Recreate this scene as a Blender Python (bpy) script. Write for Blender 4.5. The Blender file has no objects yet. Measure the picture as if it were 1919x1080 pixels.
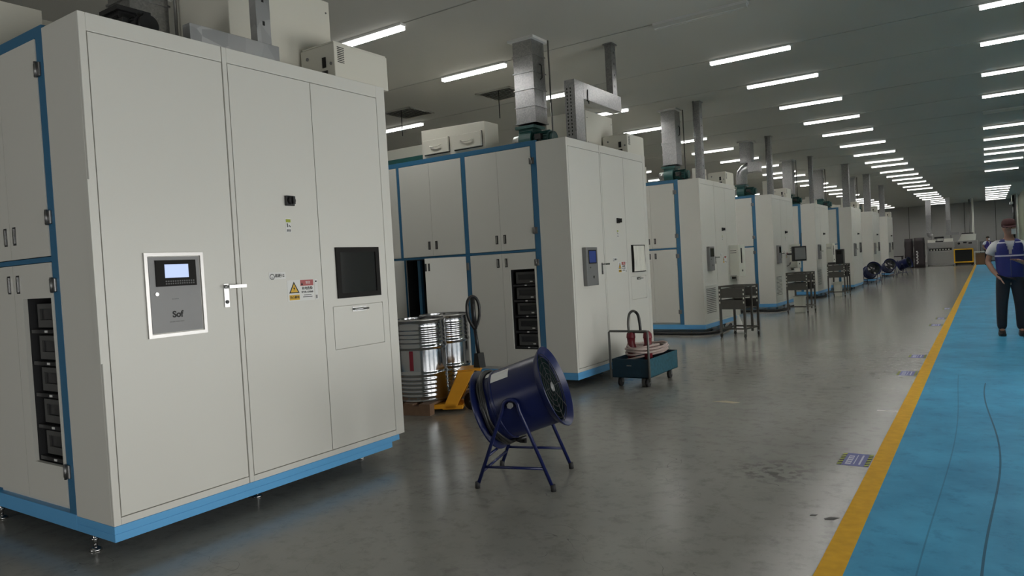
import bpy, bmesh, math, random
from mathutils import Vector, Matrix
random.seed(7)
PI = math.pi
SC = bpy.context.scene
COL = SC.collection
def R(d): return math.radians(d)

# ------------------------------------------------------------------ materials
def mat(name, col, rough=0.5, metal=0.0, spec=0.5, noise=0.0, nscale=6.0, emit=None, estr=0.0, bump=0.0, bscale=40.0, coat=0.0, rvar=0.0):
    m = bpy.data.materials.new(name); m.use_nodes = True
    nt = m.node_tree; b = nt.nodes['Principled BSDF']
    b.inputs['Base Color'].default_value = (*col, 1)
    b.inputs['Roughness'].default_value = rough
    b.inputs['Metallic'].default_value = metal
    b.inputs['Specular IOR Level'].default_value = spec
    b.inputs['Coat Weight'].default_value = coat
    if noise or bump or rvar:
        tc = nt.nodes.new('ShaderNodeTexCoord')
        n = nt.nodes.new('ShaderNodeTexNoise'); n.inputs['Scale'].default_value = nscale; n.inputs['Detail'].default_value = 5
        nt.links.new(tc.outputs['Object'], n.inputs['Vector'])
        if noise:
            mx = nt.nodes.new('ShaderNodeMix'); mx.data_type = 'RGBA'
            mx.inputs['A'].default_value = (*[c*(1-noise) for c in col], 1)
            mx.inputs['B'].default_value = (*[min(1, c*(1+noise)) for c in col], 1)
            nt.links.new(n.outputs['Fac'], mx.inputs['Factor'])
            nt.links.new(mx.outputs['Result'], b.inputs['Base Color'])
        if rvar:
            mr = nt.nodes.new('ShaderNodeMapRange'); mr.inputs['To Min'].default_value = rough-rvar; mr.inputs['To Max'].default_value = rough+rvar
            nt.links.new(n.outputs['Fac'], mr.inputs['Value']); nt.links.new(mr.outputs['Result'], b.inputs['Roughness'])
        if bump:
            n2 = nt.nodes.new('ShaderNodeTexNoise'); n2.inputs['Scale'].default_value = bscale
            nt.links.new(tc.outputs['Object'], n2.inputs['Vector'])
            bp = nt.nodes.new('ShaderNodeBump'); bp.inputs['Strength'].default_value = bump; bp.inputs['Distance'].default_value = 0.01
            nt.links.new(n2.outputs['Fac'], bp.inputs['Height']); nt.links.new(bp.outputs['Normal'], b.inputs['Normal'])
    if emit:
        b.inputs['Emission Color'].default_value = (*emit, 1); b.inputs['Emission Strength'].default_value = estr
    return m

def galvanised(name, base=0.52, rough=0.34, scale=28):
    m = mat(name, (base, base, base), rough, 1.0); nt = m.node_tree; b = nt.nodes['Principled BSDF']
    tc = nt.nodes.new('ShaderNodeTexCoord'); v = nt.nodes.new('ShaderNodeTexVoronoi'); v.inputs['Scale'].default_value = scale
    nt.links.new(tc.outputs['Object'], v.inputs['Vector'])
    cr = nt.nodes.new('ShaderNodeValToRGB')
    cr.color_ramp.elements[0].color = (base*.78, base*.79, base*.81, 1); cr.color_ramp.elements[1].color = (min(1, base*1.2),)*3+(1,)
    nt.links.new(v.outputs['Color'], cr.inputs['Fac']); nt.links.new(cr.outputs['Color'], b.inputs['Base Color'])
    mr = nt.nodes.new('ShaderNodeMapRange'); mr.inputs['To Min'].default_value = rough-.03; mr.inputs['To Max'].default_value = rough+.04
    nt.links.new(v.outputs['Color'], mr.inputs['Value']); nt.links.new(mr.outputs['Result'], b.inputs['Roughness'])
    return m

M = {}
M['white'] = mat('cabinet_paint', (.66, .65, .60), .36, spec=.45, noise=.025, nscale=1.3, bump=.02, bscale=90)
M['cream'] = mat('cream_enclosure_paint', (.66, .64, .56), .42, noise=.03, nscale=2)
M['blue'] = mat('shaded_blue_frame_paint', (.035, .15, .28), .38, noise=.06, nscale=3)  # darker copy of the base blue; side shade is put into the colour
M['basebl'] = mat('blue_base_paint', (.115, .39, .72), .36, noise=.05, nscale=3)
M['black'] = mat('black_plastic', (.012, .012, .013), .4)
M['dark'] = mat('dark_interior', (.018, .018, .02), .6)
M['rubber'] = mat('black_rubber', (.015, .015, .016), .75)
M['gasket'] = mat('dark_gasket', (.03, .03, .029), .8, spec=.1)
M['steel'] = mat('brushed_stainless', (.46, .45, .44), .34, 1.0, noise=.06, nscale=20)
M['greypanel'] = mat('grey_panel_paint', (.21, .21, .21), .42, .2, noise=.04, nscale=8)
M['chrome'] = mat('chrome', (.5, .5, .5), .25, 1.0)
M['hinge'] = mat('dull_hinge_zinc', (.24, .24, .24), .42, 1.0)
M['galv'] = galvanised('galvanised_sheet', .42, .32, 70)
M['galvdull'] = galvanised('dull_galvanised_sheet', .34, .40, 50)
M['galvpale'] = galvanised('pale_galvanised_tray', .55, .5, 9)
M['drum'] = mat('polished_drum_steel', (.45, .46, .48), .15, 1.0, rvar=.06, nscale=5)
M['red'] = mat('red_stripe_paint', (.20, .012, .025), .5)
M['teal'] = mat('teal_blower_paint', (.012, .075, .07), .42, noise=.15, nscale=9)
M['fanblue'] = mat('blue_fan_paint', (.0055, .0105, .062), .3, spec=.4, noise=.12, nscale=9)
M['fanin'] = mat('dark_green_fan_inner', (.012, .03, .03), .5)
M['yellow'] = mat('yellow_jack_paint', (.62, .27, .012), .42, noise=.1, nscale=12)
M['wood'] = mat('pallet_wood', (.17, .10, .06), .75, noise=.25, nscale=18)
M['cartblue'] = mat('teal_blue_cart_paint', (.005, .030, .052), .45, noise=.3, nscale=20)
M['cartgreen'] = mat('worn_cart_side', (.016, .085, .12), .45, noise=.8, nscale=26)
M['pipe'] = mat('grey_pipe', (.16, .16, .15), .45, .5)
M['hose'] = mat('braided_hose', (.42, .33, .30), .5, noise=.15, nscale=60)
M['redcast'] = mat('dark_red_casting', (.17, .012, .022), .45)
M['rack'] = mat('dark_grey_rack_metal', (.085, .082, .074), .5, .3, noise=.12, nscale=15)
M['offwhite'] = mat('off_white_plastic', (.70, .70, .62), .45)
M['lamp'] = mat('lamp_glow', (1, 1, 1), .5, emit=(1, .985, .95), estr=76)
M['lampside'] = mat('lamp_side_glow', (1, 1, 1), .5, emit=(1, .985, .95), estr=1.7)
M['lampoff'] = mat('unlit_lamp_cover', (.62, .62, .58), .4)
M['housing'] = mat('lamp_housing', (.7, .7, .68), .5)
M['wall'] = mat('wall_panel', (.36, .355, .34), .5, noise=.03, nscale=1.0)
M['wallgreen'] = mat('right_wall_paint', (.24, .26, .18), .55, noise=.04, nscale=1.0)
M['ceil'] = mat('ceiling_panel', (.49, .485, .44), .6, spec=.06, noise=.03, nscale=.7)
M['screenblue'] = mat('blue_lit_screen', (.02, .03, .09), .25, emit=(.04, .08, .34), estr=.25)
M['screenwhite'] = mat('white_lit_screen', (.3, .35, .45), .25, emit=(.45, .58, 1), estr=.7)
M['glass'] = mat('black_screen_glass', (.018, .019, .02), .07, spec=.6)
M['bezel'] = mat('dark_bezel', (.010, .009, .008), .5, spec=.15)
M['film'] = mat('wrinkled_film', (.85, .84, .76), .18, .1, bump=.8, bscale=7)
M['label'] = mat('white_label', (.72, .72, .70), .5)
M['stickred'] = mat('red_sticker', (.42, .10, .10), .5)
M['stickyellow'] = mat('yellow_sticker', (.70, .42, .03), .5)
M['stickgreen'] = mat('green_sticker', (.33, .38, .03), .5)
M['ink'] = mat('black_ink', (.01, .01, .01), .6)
M['inkgrey'] = mat('grey_ink', (.12, .12, .12), .6)
M['stickblue'] = mat('floor_sticker_blue', (.10, .11, .30), .5)
M['stickwhite'] = mat('floor_sticker_lettering', (.5, .5, .6), .5)
M['instr'] = mat('instrument_case', (.07, .07, .068), .45)
M['instrface'] = mat('instrument_face', (.022, .022, .024), .3)
M['orange'] = mat('yellow_orange_frame', (.75, .42, .01), .45)
M['cardboard'] = mat('brown_box', (.19, .10, .05), .7)
M['blackrack'] = mat('black_cloth_cover', (.02, .014, .016), .6, noise=.3, nscale=6)
M['skin'] = mat('skin', (.36, .20, .14), .5)
M['hair'] = mat('dark_hair', (.015, .012, .01), .6)
M['cap'] = mat('dark_maroon_cap', (.05, .010, .012), .7)
M['vest'] = mat('royal_blue_vest', (.014, .021, .16), .6, noise=.15, nscale=8)
M['purple'] = mat('violet_workwear', (.05, .03, .22), .6)
M['shirt'] = mat('white_shirt', (.60, .60, .62), .7)
M['trouser'] = mat('black_trousers', (.012, .013, .020), .7)
M['shoe'] = mat('black_shoes', (.01, .01, .01), .45)
M['reflect'] = mat('silver_reflective_tape', (.55, .55, .66), .35)
M['mask'] = mat('white_face_mask', (.75, .75, .75), .7)

# floor: scuffed grey epoxy
def floor_mat():
    m = mat('grey_epoxy_floor', (.25, .25, .235), .3); nt = m.node_tree; N = nt.nodes; L = nt.links; b = N['Principled BSDF']
    tc = N.new('ShaderNodeTexCoord')
    n1 = N.new('ShaderNodeTexNoise'); n1.inputs['Scale'].default_value = .8; n1.inputs['Detail'].default_value = 8
    n2 = N.new('ShaderNodeTexNoise'); n2.inputs['Scale'].default_value = 9; n2.inputs['Detail'].default_value = 8; n2.inputs['Roughness'].default_value = .7
    for n in (n1, n2): L.new(tc.outputs['Object'], n.inputs['Vector'])
    cr = N.new('ShaderNodeValToRGB'); e = cr.color_ramp.elements
    e[0].position = .3; e[0].color = (.205, .202, .179, 1); e[1].position = .72; e[1].color = (.265, .262, .236, 1)
    L.new(n1.outputs['Fac'], cr.inputs['Fac'])
    # fine dirt
    cr2 = N.new('ShaderNodeValToRGB'); e = cr2.color_ramp.elements
    e[0].position = .33; e[0].color = (.76, .76, .75, 1); e[1].position = .50; e[1].color = (1, 1, 1, 1)
    L.new(n2.outputs['Fac'], cr2.inputs['Fac'])
    mx = N.new('ShaderNodeMix'); mx.data_type = 'RGBA'; mx.blend_type = 'MULTIPLY'; mx.inputs['Factor'].default_value = 1
    L.new(cr.outputs['Color'], mx.inputs['A']); L.new(cr2.outputs['Color'], mx.inputs['B'])
    n3 = N.new('ShaderNodeTexNoise'); n3.inputs['Scale'].default_value = .55; n3.inputs['Detail'].default_value = 9; n3.inputs['Roughness'].default_value = .72; L.new(tc.outputs['Object'], n3.inputs['Vector'])
    cr3 = N.new('ShaderNodeValToRGB'); e = cr3.color_ramp.elements
    e[0].position = .30; e[0].color = (.66, .66, .66, 1); e[1].position = .42; e[1].color = (1, 1, 1, 1)
    L.new(n3.outputs['Fac'], cr3.inputs['Fac'])
    mx3 = N.new('ShaderNodeMix'); mx3.data_type = 'RGBA'; mx3.blend_type = 'MULTIPLY'; mx3.inputs['Factor'].default_value = 1
    L.new(mx.outputs['Result'], mx3.inputs['A']); L.new(cr3.outputs['Color'], mx3.inputs['B']); mx = mx3
    dv = N.new('ShaderNodeVectorMath'); dv.operation = 'DISTANCE'; dv.inputs[1].default_value = (-1.28, 5.0, 0); L.new(tc.outputs['Object'], dv.inputs[0])
    dr = N.new('ShaderNodeMapRange'); dr.inputs['From Min'].default_value = .05; dr.inputs['From Max'].default_value = .34; dr.inputs['To Min'].default_value = 1; dr.inputs['To Max'].default_value = 0; L.new(dv.outputs['Value'], dr.inputs['Value'])
    ns = N.new('ShaderNodeTexNoise'); ns.inputs['Scale'].default_value = 14; ns.inputs['Detail'].default_value = 8; L.new(tc.outputs['Object'], ns.inputs['Vector'])
    g1 = N.new('ShaderNodeMapRange'); g1.inputs['From Min'].default_value = .48; g1.inputs['From Max'].default_value = .58; g1.inputs['To Max'].default_value = .75; L.new(ns.outputs['Fac'], g1.inputs['Value'])
    gm_ = N.new('ShaderNodeMath'); gm_.operation = 'MULTIPLY'; L.new(dr.outputs['Result'], gm_.inputs[0]); L.new(g1.outputs['Result'], gm_.inputs[1])
    mx5 = N.new('ShaderNodeMix'); mx5.data_type = 'RGBA'; mx5.inputs['B'].default_value = (.05, .05, .045, 1); L.new(gm_.outputs[0], mx5.inputs['Factor']); L.new(mx.outputs['Result'], mx5.inputs['A']); mx = mx5
    # thin scratches
    w = N.new('ShaderNodeTexNoise'); w.inputs['Scale'].default_value = 1.1; w.inputs['Detail'].default_value = 2; w.inputs['Distortion'].default_value = 1.5
    L.new(tc.outputs['Object'], w.inputs['Vector'])
    ab = N.new('ShaderNodeMath'); ab.operation = 'SUBTRACT'; ab.inputs[1].default_value = .5; L.new(w.outputs['Fac'], ab.inputs[0])
    ab2 = N.new('ShaderNodeMath'); ab2.operation = 'ABSOLUTE'; L.new(ab.outputs[0], ab2.inputs[0])
    lt = N.new('ShaderNodeMath'); lt.operation = 'LESS_THAN'; lt.inputs[1].default_value = .0009; L.new(ab2.outputs[0], lt.inputs[0])
    msk = N.new('ShaderNodeMath'); msk.operation = 'GREATER_THAN'; msk.inputs[1].default_value = .55; L.new(n1.outputs['Fac'], msk.inputs[0])
    ml = N.new('ShaderNodeMath'); ml.operation = 'MULTIPLY'; L.new(lt.outputs[0], ml.inputs[0]); L.new(msk.outputs[0], ml.inputs[1])
    ml2 = N.new('ShaderNodeMath'); ml2.operation = 'MULTIPLY'; ml2.inputs[1].default_value = .5; L.new(ml.outputs[0], ml2.inputs[0])
    mx2 = N.new('ShaderNodeMix'); mx2.data_type = 'RGBA'; mx2.inputs['B'].default_value = (.06, .06, .058, 1)
    L.new(ml2.outputs[0], mx2.inputs['Factor']); L.new(mx.outputs['Result'], mx2.inputs['A'])
    L.new(mx2.outputs['Result'], b.inputs['Base Color'])
    mr = N.new('ShaderNodeMapRange'); mr.inputs['To Min'].default_value = .13; mr.inputs['To Max'].default_value = .20; b.inputs['Specular IOR Level'].default_value = .28
    L.new(n2.outputs['Fac'], mr.inputs['Value']); L.new(mr.outputs['Result'], b.inputs['Roughness'])
    bp = N.new('ShaderNodeBump'); bp.inputs['Strength'].default_value = .06; bp.inputs['Distance'].default_value = .02
    L.new(n2.outputs['Fac'], bp.inputs['Height']); L.new(bp.outputs['Normal'], b.inputs['Normal'])
    return m
M['floor'] = floor_mat()

def lane_mat():
    m = mat('blue_walkway_paint', (.075, .28, .46), .3); nt = m.node_tree; N = nt.nodes; L = nt.links; b = N['Principled BSDF']
    tc = N.new('ShaderNodeTexCoord'); sep = N.new('ShaderNodeSeparateXYZ'); L.new(tc.outputs['Object'], sep.inputs[0])
    n1 = N.new('ShaderNodeTexNoise'); n1.inputs['Scale'].default_value = 1.6; n1.inputs['Detail'].default_value = 9; n1.inputs['Roughness'].default_value = .65
    L.new(tc.outputs['Object'], n1.inputs['Vector'])
    cr = N.new('ShaderNodeValToRGB'); e = cr.color_ramp.elements
    e[0].position = .3; e[0].color = (.043, .225, .385, 1); e[1].position = .7; e[1].color = (.075, .35, .56, 1)
    L.new(n1.outputs['Fac'], cr.inputs['Fac'])
    n4 = N.new('ShaderNodeTexNoise'); n4.inputs['Scale'].default_value = 7; n4.inputs['Detail'].default_value = 9; n4.inputs['Roughness'].default_value = .75; L.new(tc.outputs['Object'], n4.inputs['Vector'])
    cr4 = N.new('ShaderNodeValToRGB'); e = cr4.color_ramp.elements
    e[0].position = .33; e[0].color = (.72, .75, .78, 1); e[1].position = .47; e[1].color = (1, 1, 1, 1); L.new(n4.outputs['Fac'], cr4.inputs['Fac'])
    mx4 = N.new('ShaderNodeMix'); mx4.data_type = 'RGBA'; mx4.blend_type = 'MULTIPLY'; mx4.inputs['Factor'].default_value = 1
    L.new(cr.outputs['Color'], mx4.inputs['A']); L.new(cr4.outputs['Color'], mx4.inputs['B']); prev = mx4.outputs['Result']
    def op(o, a, bb=None):
        n = N.new('ShaderNodeMath'); n.operation = o
        for i, v in enumerate((a, bb)):
            if v is None: continue
            if isinstance(v, (int, float)): n.inputs[i].default_value = v
            else: L.new(v, n.inputs[i])
        return n.outputs[0]
    # two long dark tyre scuffs that wander along the lane
    for (x0, amp, fr, ph, w, y1, k) in ((-.02, .05, 1.25, .4, .006, 9.0, .75), (-.285, .035, .9, 2.0, .004, 9.5, .4), (.75, .06, .7, 1.0, .005, 30., .35)):
        s = op('MULTIPLY', op('SINE', op('ADD', op('MULTIPLY', sep.outputs['Y'], fr), ph)), amp)
        d = op('ABSOLUTE', op('SUBTRACT', op('SUBTRACT', sep.outputs['X'], s), x0))
        f = op('MULTIPLY', op('MULTIPLY', op('LESS_THAN', d, w), op('LESS_THAN', sep.outputs['Y'], y1)), k)
        mx = N.new('ShaderNodeMix'); mx.data_type = 'RGBA'; mx.inputs['B'].default_value = (.02, .06, .09, 1)
        L.new(f, mx.inputs['Factor']); L.new(prev, mx.inputs['A']); prev = mx.outputs['Result']
    L.new(prev, b.inputs['Base Color'])
    mr = N.new('ShaderNodeMapRange'); mr.inputs['To Min'].default_value = .42; mr.inputs['To Max'].default_value = .46; b.inputs['Specular IOR Level'].default_value = .05
    L.new(n1.outputs['Fac'], mr.inputs['Value']); L.new(mr.outputs['Result'], b.inputs['Roughness'])
    return m
M['lane'] = lane_mat()
M['line'] = mat('yellow_floor_paint', (.62, .345, .022), .55, spec=.08, noise=.25, nscale=14)

# ------------------------------------------------------------------ mesh builder
class MB:
    def __init__(s): s.bm = bmesh.new(); s.mi = 0; s.mats = []
    def use(s, m):
        if m not in s.mats: s.mats.append(m)
        s.mi = s.mats.index(m); return s
    def _fin(s, faces, smooth):
        for f in faces: f.material_index = s.mi; f.smooth = smooth
    def box(s, x0, x1, y0, y1, z0, z1, mx=None, bevel=0):
        ps = [Vector(p) for p in ((x0,y0,z0),(x1,y0,z0),(x1,y1,z0),(x0,y1,z0),(x0,y0,z1),(x1,y0,z1),(x1,y1,z1),(x0,y1,z1))]
        if mx is not None: ps = [mx @ p for p in ps]
        v = [s.bm.verts.new(p) for p in ps]
        fs = [s.bm.faces.new([v[i] for i in q]) for q in ((0,3,2,1),(4,5,6,7),(0,1,5,4),(1,2,6,5),(2,3,7,6),(3,0,4,7))]
        s._fin(fs, False)
        if bevel:
            es = list({e for f in fs for e in f.edges})
            r = bmesh.ops.bevel(s.bm, geom=es, offset=bevel, segments=2, affect='EDGES', profile=.5)
            s._fin(r['faces'], False)
        return s
    def loft(s, rings, closed=True, cap0=True, cap1=True, smooth=True, mx=None):
        vs = [[s.bm.verts.new(mx @ Vector(p) if mx is not None else Vector(p)) for p in r] for r in rings]
        fs = []; n = len(rings[0])
        for a, b in zip(vs[:-1], vs[1:]):
            for i in range(n if closed else n-1):
                j = (i+1) % n; fs.append(s.bm.faces.new((a[i], a[j], b[j], b[i])))
        s._fin(fs, smooth)
        caps = []
        if cap0: caps.append(s.bm.faces.new(list(reversed(vs[0]))))
        if cap1: caps.append(s.bm.faces.new(vs[-1]))
        s._fin(caps, False)
        return s
    def cyl(s, p0, p1, r, r2=None, n=16, cap=True):
        p0 = Vector(p0); p1 = Vector(p1); d = (p1-p0).normalized(); a = d.orthogonal().normalized(); b = d.cross(a)
        r2 = r if r2 is None else r2
        ring = lambda c, q: [c+a*(q*math.cos(2*PI*i/n))+b*(q*math.sin(2*PI*i/n)) for i in range(n)]
        return s.loft([ring(p0, r), ring(p1, r2)], cap0=cap, cap1=cap)
    def tube(s, pts, r, n=10, closed=False):
        P = [Vector(p) for p in pts]; rings = []; a = None; m = len(P)
        for i in range(m):
            if closed: t = (P[(i+1) % m]-P[i-1]).normalized()
            else: t = (P[min(i+1, m-1)]-P[max(i-1, 0)]).normalized()
            a = t.orthogonal().normalized() if a is None else (a-t*a.dot(t)).normalized()
            b = t.cross(a)
            rings.append([P[i]+a*(r*math.cos(2*PI*k/n))+b*(r*math.sin(2*PI*k/n)) for k in range(n)])
        if closed: rings.append(rings[0])
        return s.loft(rings, cap0=not closed, cap1=not closed)
    def lathe(s, prof, n=40, mx=None, smooth=True):
        mx = mx or Matrix()
        cols = [[mx @ Vector((r*math.cos(2*PI*i/n), r*math.sin(2*PI*i/n), t)) for r, t in prof] for i in range(n)]
        vs = [[s.bm.verts.new(p) for p in c] for c in cols]; fs = []
        for i in range(n):
            a = vs[i]; b = vs[(i+1) % n]
            for k in range(len(prof)-1): fs.append(s.bm.faces.new((a[k], b[k], b[k+1], a[k+1])))
        s._fin(fs, smooth); bmesh.ops.remove_doubles(s.bm, verts=[v for c in vs for v in c], dist=1e-6)
        return s
    def prism(s, poly, axis, a0, a1, mx=None, smooth=False):
        # poly 2-D points in the plane across axis (x: yz, y: xz, z: xy)
        def p3(p, a): return {'x': Vector((a, p[0], p[1])), 'y': Vector((p[0], a, p[1])), 'z': Vector((p[0], p[1], a))}[axis]
        return s.loft([[p3(p, a0) for p in poly], [p3(p, a1) for p in poly]], smooth=smooth, mx=mx)
    def build(s, name, m=None, parent=None, bevel=0, label=None, auto=False):
        bmesh.ops.recalc_face_normals(s.bm, faces=s.bm.faces)
        me = bpy.data.meshes.new(name); s.bm.to_mesh(me); s.bm.free()
        for q in (s.mats if s.mats else [m]): me.materials.append(q)
        o = bpy.data.objects.new(name, me); COL.objects.link(o)
        if parent is not None: o.parent = parent
        if bevel:
            b = o.modifiers.new('edge', 'BEVEL'); b.width = bevel; b.segments = 2; b.limit_method = 'ANGLE'; b.angle_limit = R(50)
        if auto:
            for e in me.edges: pass
            me.shade_smooth(); me.set_sharp_from_angle(angle=R(35))
        if label: o['label'] = label
        return o

def box(name, m, parent, *d, bevel=0, label=None): return MB().box(*d).build(name, m, parent, bevel=bevel, label=label)
def tag(o, label, cat, group=None):
    o['label'] = label; o['category'] = cat
    if group: o['group'] = group
    return o
def thing(name, loc, label, cat, group=None, rz=0):
    o = bpy.data.objects.new(name, None); COL.objects.link(o); o.empty_display_size = .1
    o.location = loc; o.rotation_euler = (0, 0, rz); return tag(o, label, cat, group)
def structure(o): o['kind'] = 'structure'; return o
def copy_tree(o, parent=None):
    c = o.copy(); COL.objects.link(c)
    if parent is not None: c.parent = parent
    for ch in list(o.children): copy_tree(ch, c)
    return c
def text(name, body, size, m, parent, loc, rot, align='CENTER', bold=0.0, sx=1.0):
    c = bpy.data.curves.new(name, 'FONT'); c.body = body; c.size = size; c.align_x = align; c.align_y = 'CENTER'; c.extrude = .0006; c.offset = bold
    t = bpy.data.objects.new(name, c); COL.objects.link(t); bpy.context.view_layer.update()
    me = bpy.data.meshes.new_from_object(t.evaluated_get(bpy.context.evaluated_depsgraph_get()))
    bpy.data.objects.remove(t); me.materials.clear(); me.materials.append(m)
    o = bpy.data.objects.new(name, me); COL.objects.link(o); o.location = loc; o.rotation_euler = rot; o.scale = (sx, 1, 1)
    if parent is not None: o.parent = parent
    return o
FRONT = (R(90), 0, R(90))          # lettering that faces the aisle (+x)

ORD = ['first','second','third','fourth','fifth','sixth','seventh','eighth','ninth','tenth','eleventh','twelfth','thirteenth','fourteenth','fifteenth','sixteenth','seventeenth','eighteenth','nineteenth','twentieth','twenty-first','twenty-second','twenty-third','twenty-fourth','twenty-fifth','twenty-sixth','twenty-seventh','twenty-eighth']

# ------------------------------------------------------------------ the hall
CZ = 4.6; Y0 = -6; Y1 = 66; XL = -14.0; XR = 1.95
structure(box('floor', M['floor'], None, XL, XR, Y0, Y1, -.2, 0))
structure(box('trim_1', M['line'], None, -.717, -.60, Y0, Y1-.02, 0, .002))
structure(box('trim_2', M['lane'], None, -.60, XR, Y0, Y1-.02, 0, .0015))
structure(box('wall_far', M['wall'], None, XL, XR, Y1, Y1+.2, 0, CZ))
structure(box('wall_left', M['wall'], None, XL-.2, XL, Y0, Y1, 0, CZ))
FILL_WIN = (-8.2, -4.6)  # unseen back window, added to brighten the nearest machine's side
wb_ = MB(); wb_.box(XL, FILL_WIN[0], Y0-.2, Y0, 0, CZ); wb_.box(FILL_WIN[1], XR, Y0-.2, Y0, 0, CZ); wb_.box(*FILL_WIN, Y0-.2, Y0, 0, .9); wb_.box(*FILL_WIN, Y0-.2, Y0, 2.7, CZ)
structure(wb_.build('wall_back', M['wall']))
WIN = [(-3.6, -1.4), (-.9, 1.3), (1.8, 4.0), (4.5, 6.7), (7.2, 9.4)]; WZ0, WZ1 = .12, 2.2
wr = MB(); wr.box(XR, XR+.2, Y0, Y1, 0, WZ0); wr.box(XR, XR+.2, Y0, Y1, WZ1, CZ)
ed = [Y0]+[q for p in WIN for q in p]+[Y1]
for k in range(0, len(ed), 2): wr.box(XR, XR+.2, ed[k], ed[k+1], WZ0, WZ1)
structure(wr.build('wall_right', M['wallgreen']))
gm = bpy.data.materials.new('window_glass'); gm.use_nodes = True; nt = gm.node_tree; nt.nodes.clear()
o_ = nt.nodes.new('ShaderNodeOutputMaterial'); mx_ = nt.nodes.new('ShaderNodeMixShader'); tr_ = nt.nodes.new('ShaderNodeBsdfTransparent'); gl_ = nt.nodes.new('ShaderNodeBsdfGlossy'); gl_.inputs['Roughness'].default_value = .02; fr_ = nt.nodes.new('ShaderNodeFresnel')
nt.links.new(fr_.outputs[0], mx_.inputs[0]); nt.links.new(tr_.outputs[0], mx_.inputs[1]); nt.links.new(gl_.outputs[0], mx_.inputs[2]); nt.links.new(mx_.outputs[0], o_.inputs[0])
f = MB(); a, b = FILL_WIN
for q in ((a, a+.05, .9, 2.7), (b-.05, b, .9, 2.7), (a, b, .9, .95), (a, b, 2.65, 2.7), ((a+b)/2-.025, (a+b)/2+.025, .9, 2.7)): f.box(q[0], q[1], Y0-.12, Y0-.06, q[2], q[3])
f = structure(f.build('window_6', M['offwhite'])); MB().box(a+.05, b-.05, Y0-.093, Y0-.087, .95, 2.65).build('pane', gm, f)  # frame and pane of the added back window
l = bpy.data.lights.new('window_portal', 'AREA'); l.shape = 'RECTANGLE'; l.size = b-a; l.size_y = 1.8; l.cycles.is_portal = True
lo = bpy.data.objects.new('window_portal', l); COL.objects.link(lo); lo.location = ((a+b)/2, Y0-.25, 1.8); lo.rotation_euler = (R(90), 0, 0)
for k, (a, b) in enumerate(WIN):
    f = MB()
    for q in ((a, a+.05, WZ0, WZ1), (b-.05, b, WZ0, WZ1), (a, b, WZ0, WZ0+.05), (a, b, WZ1-.05, WZ1), ((a+b)/2-.025, (a+b)/2+.025, WZ0, WZ1)): f.box(XR+.06, XR+.12, *q)
    f = structure(f.build('window_%d' % (k+1), M['offwhite']))
    MB().box(XR+.085, XR+.091, a+.05, b-.05, WZ0+.05, WZ1-.05).build('pane', gm, f)
    l = bpy.data.lights.new('window_portal', 'AREA'); l.shape = 'RECTANGLE'; l.size = b-a; l.size_y = WZ1-WZ0; l.cycles.is_portal = True
    lo = bpy.data.objects.new('window_portal', l); COL.objects.link(lo); lo.location = (XR+.25, (a+b)/2, (WZ0+WZ1)/2); lo.rotation_euler = (R(90), 0, R(90))
# lamp rows sit on the ceiling seams
LY = [-2.6, -.25, 2.1, 4.42, 6.77, 9.03, 11.32, 13.42, 15.87, 18.27, 20.6, 23.3, 25.95, 28.55, 30.25, 32.9, 35.2, 37.4, 39.75, 42.4, 44.8, 49.0, 51.0, 53.4, 55.8, 58.2, 60.6, 63.2]
cm = MB().use(M['gasket']); cm.box(XL, XR, Y0, Y1, CZ+.079, CZ+.15); cm.use(M['ceil'])
edges = [Y0]+LY+[Y1]
edges = sorted(edges + [46.9])
for a, b in zip(edges[:-1], edges[1:]): cm.box(XL, XR, a+(.014 if a > Y0 else 0), b-(.014 if b < Y1 else 0), CZ, CZ+.08)
structure(cm.build('ceiling'))
fw = MB()
for x in (-11, -8, -5.2, -3.7, -2.35, -1.4, .6): fw.box(x-.015, x+.015, Y1-.012, Y1, 0, CZ)
structure(fw.build('trim_3', M['gasket']))
fb = box('baseboard_far', M['greypanel'], None, XL, XR, Y1-.02, Y1, 0, .12); structure(fb)
structure(box('baseboard_right', M['greypanel'], None, XR-.02, XR, Y0, Y1-.02, .0015, .12))

# ------------------------------------------------------------------ lamps
def make_lamp(lit):
    h = MB().box(-.61, .61, -.05, .05, -.03, 0)
    d = MB()
    d.use(M['lampside'] if lit else M['lampoff'])
    d.box(-.60, .60, -.042, -.038, -.074, -.03); d.box(-.60, .60, .038, .042, -.074, -.03); d.box(-.60, -.596, -.038, .038, -.074, -.03); d.box(.596, .60, -.038, .038, -.074, -.03)
    d.use(M['lamp'] if lit else M['lampoff']); d.box(-.596, .596, -.038, .038, -.060, -.05)
    root = thing('ceiling_lamp', (0, 0, CZ), 'x', 'ceiling lamp')
    h.build('housing', M['housing'], root); d.build('tube_cover', None, root)
    return root
rows = [('leftmost row', -10.15, 'leftmost row beyond the machines'), ('left row', -6.53, 'row above the machines'), ('middle row', -2.95, 'middle row over the grey floor'), ('right row', .61, 'right row over the blue walkway')]
proto = {True: None, False: None}
off = {(r, y) for r in (2, 3) for y in LY if y < 5} | {(2, 6.77), (2, 9.03), (3, 6.77), (3, 20.6), (1, 2.1), (1, 4.42), (0, 4.42)}
missing = {(0, y) for y in LY if not (4 < y < 60)} | {(3, 35.2), (3, 39.75), (3, 42.4), (3, 44.8), (1, 2.1), (1, -.25), (1, -2.6)}
first_seen = {0: 11.32, 1: 6.77, 2: 9.03, 3: 11.32}
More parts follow.
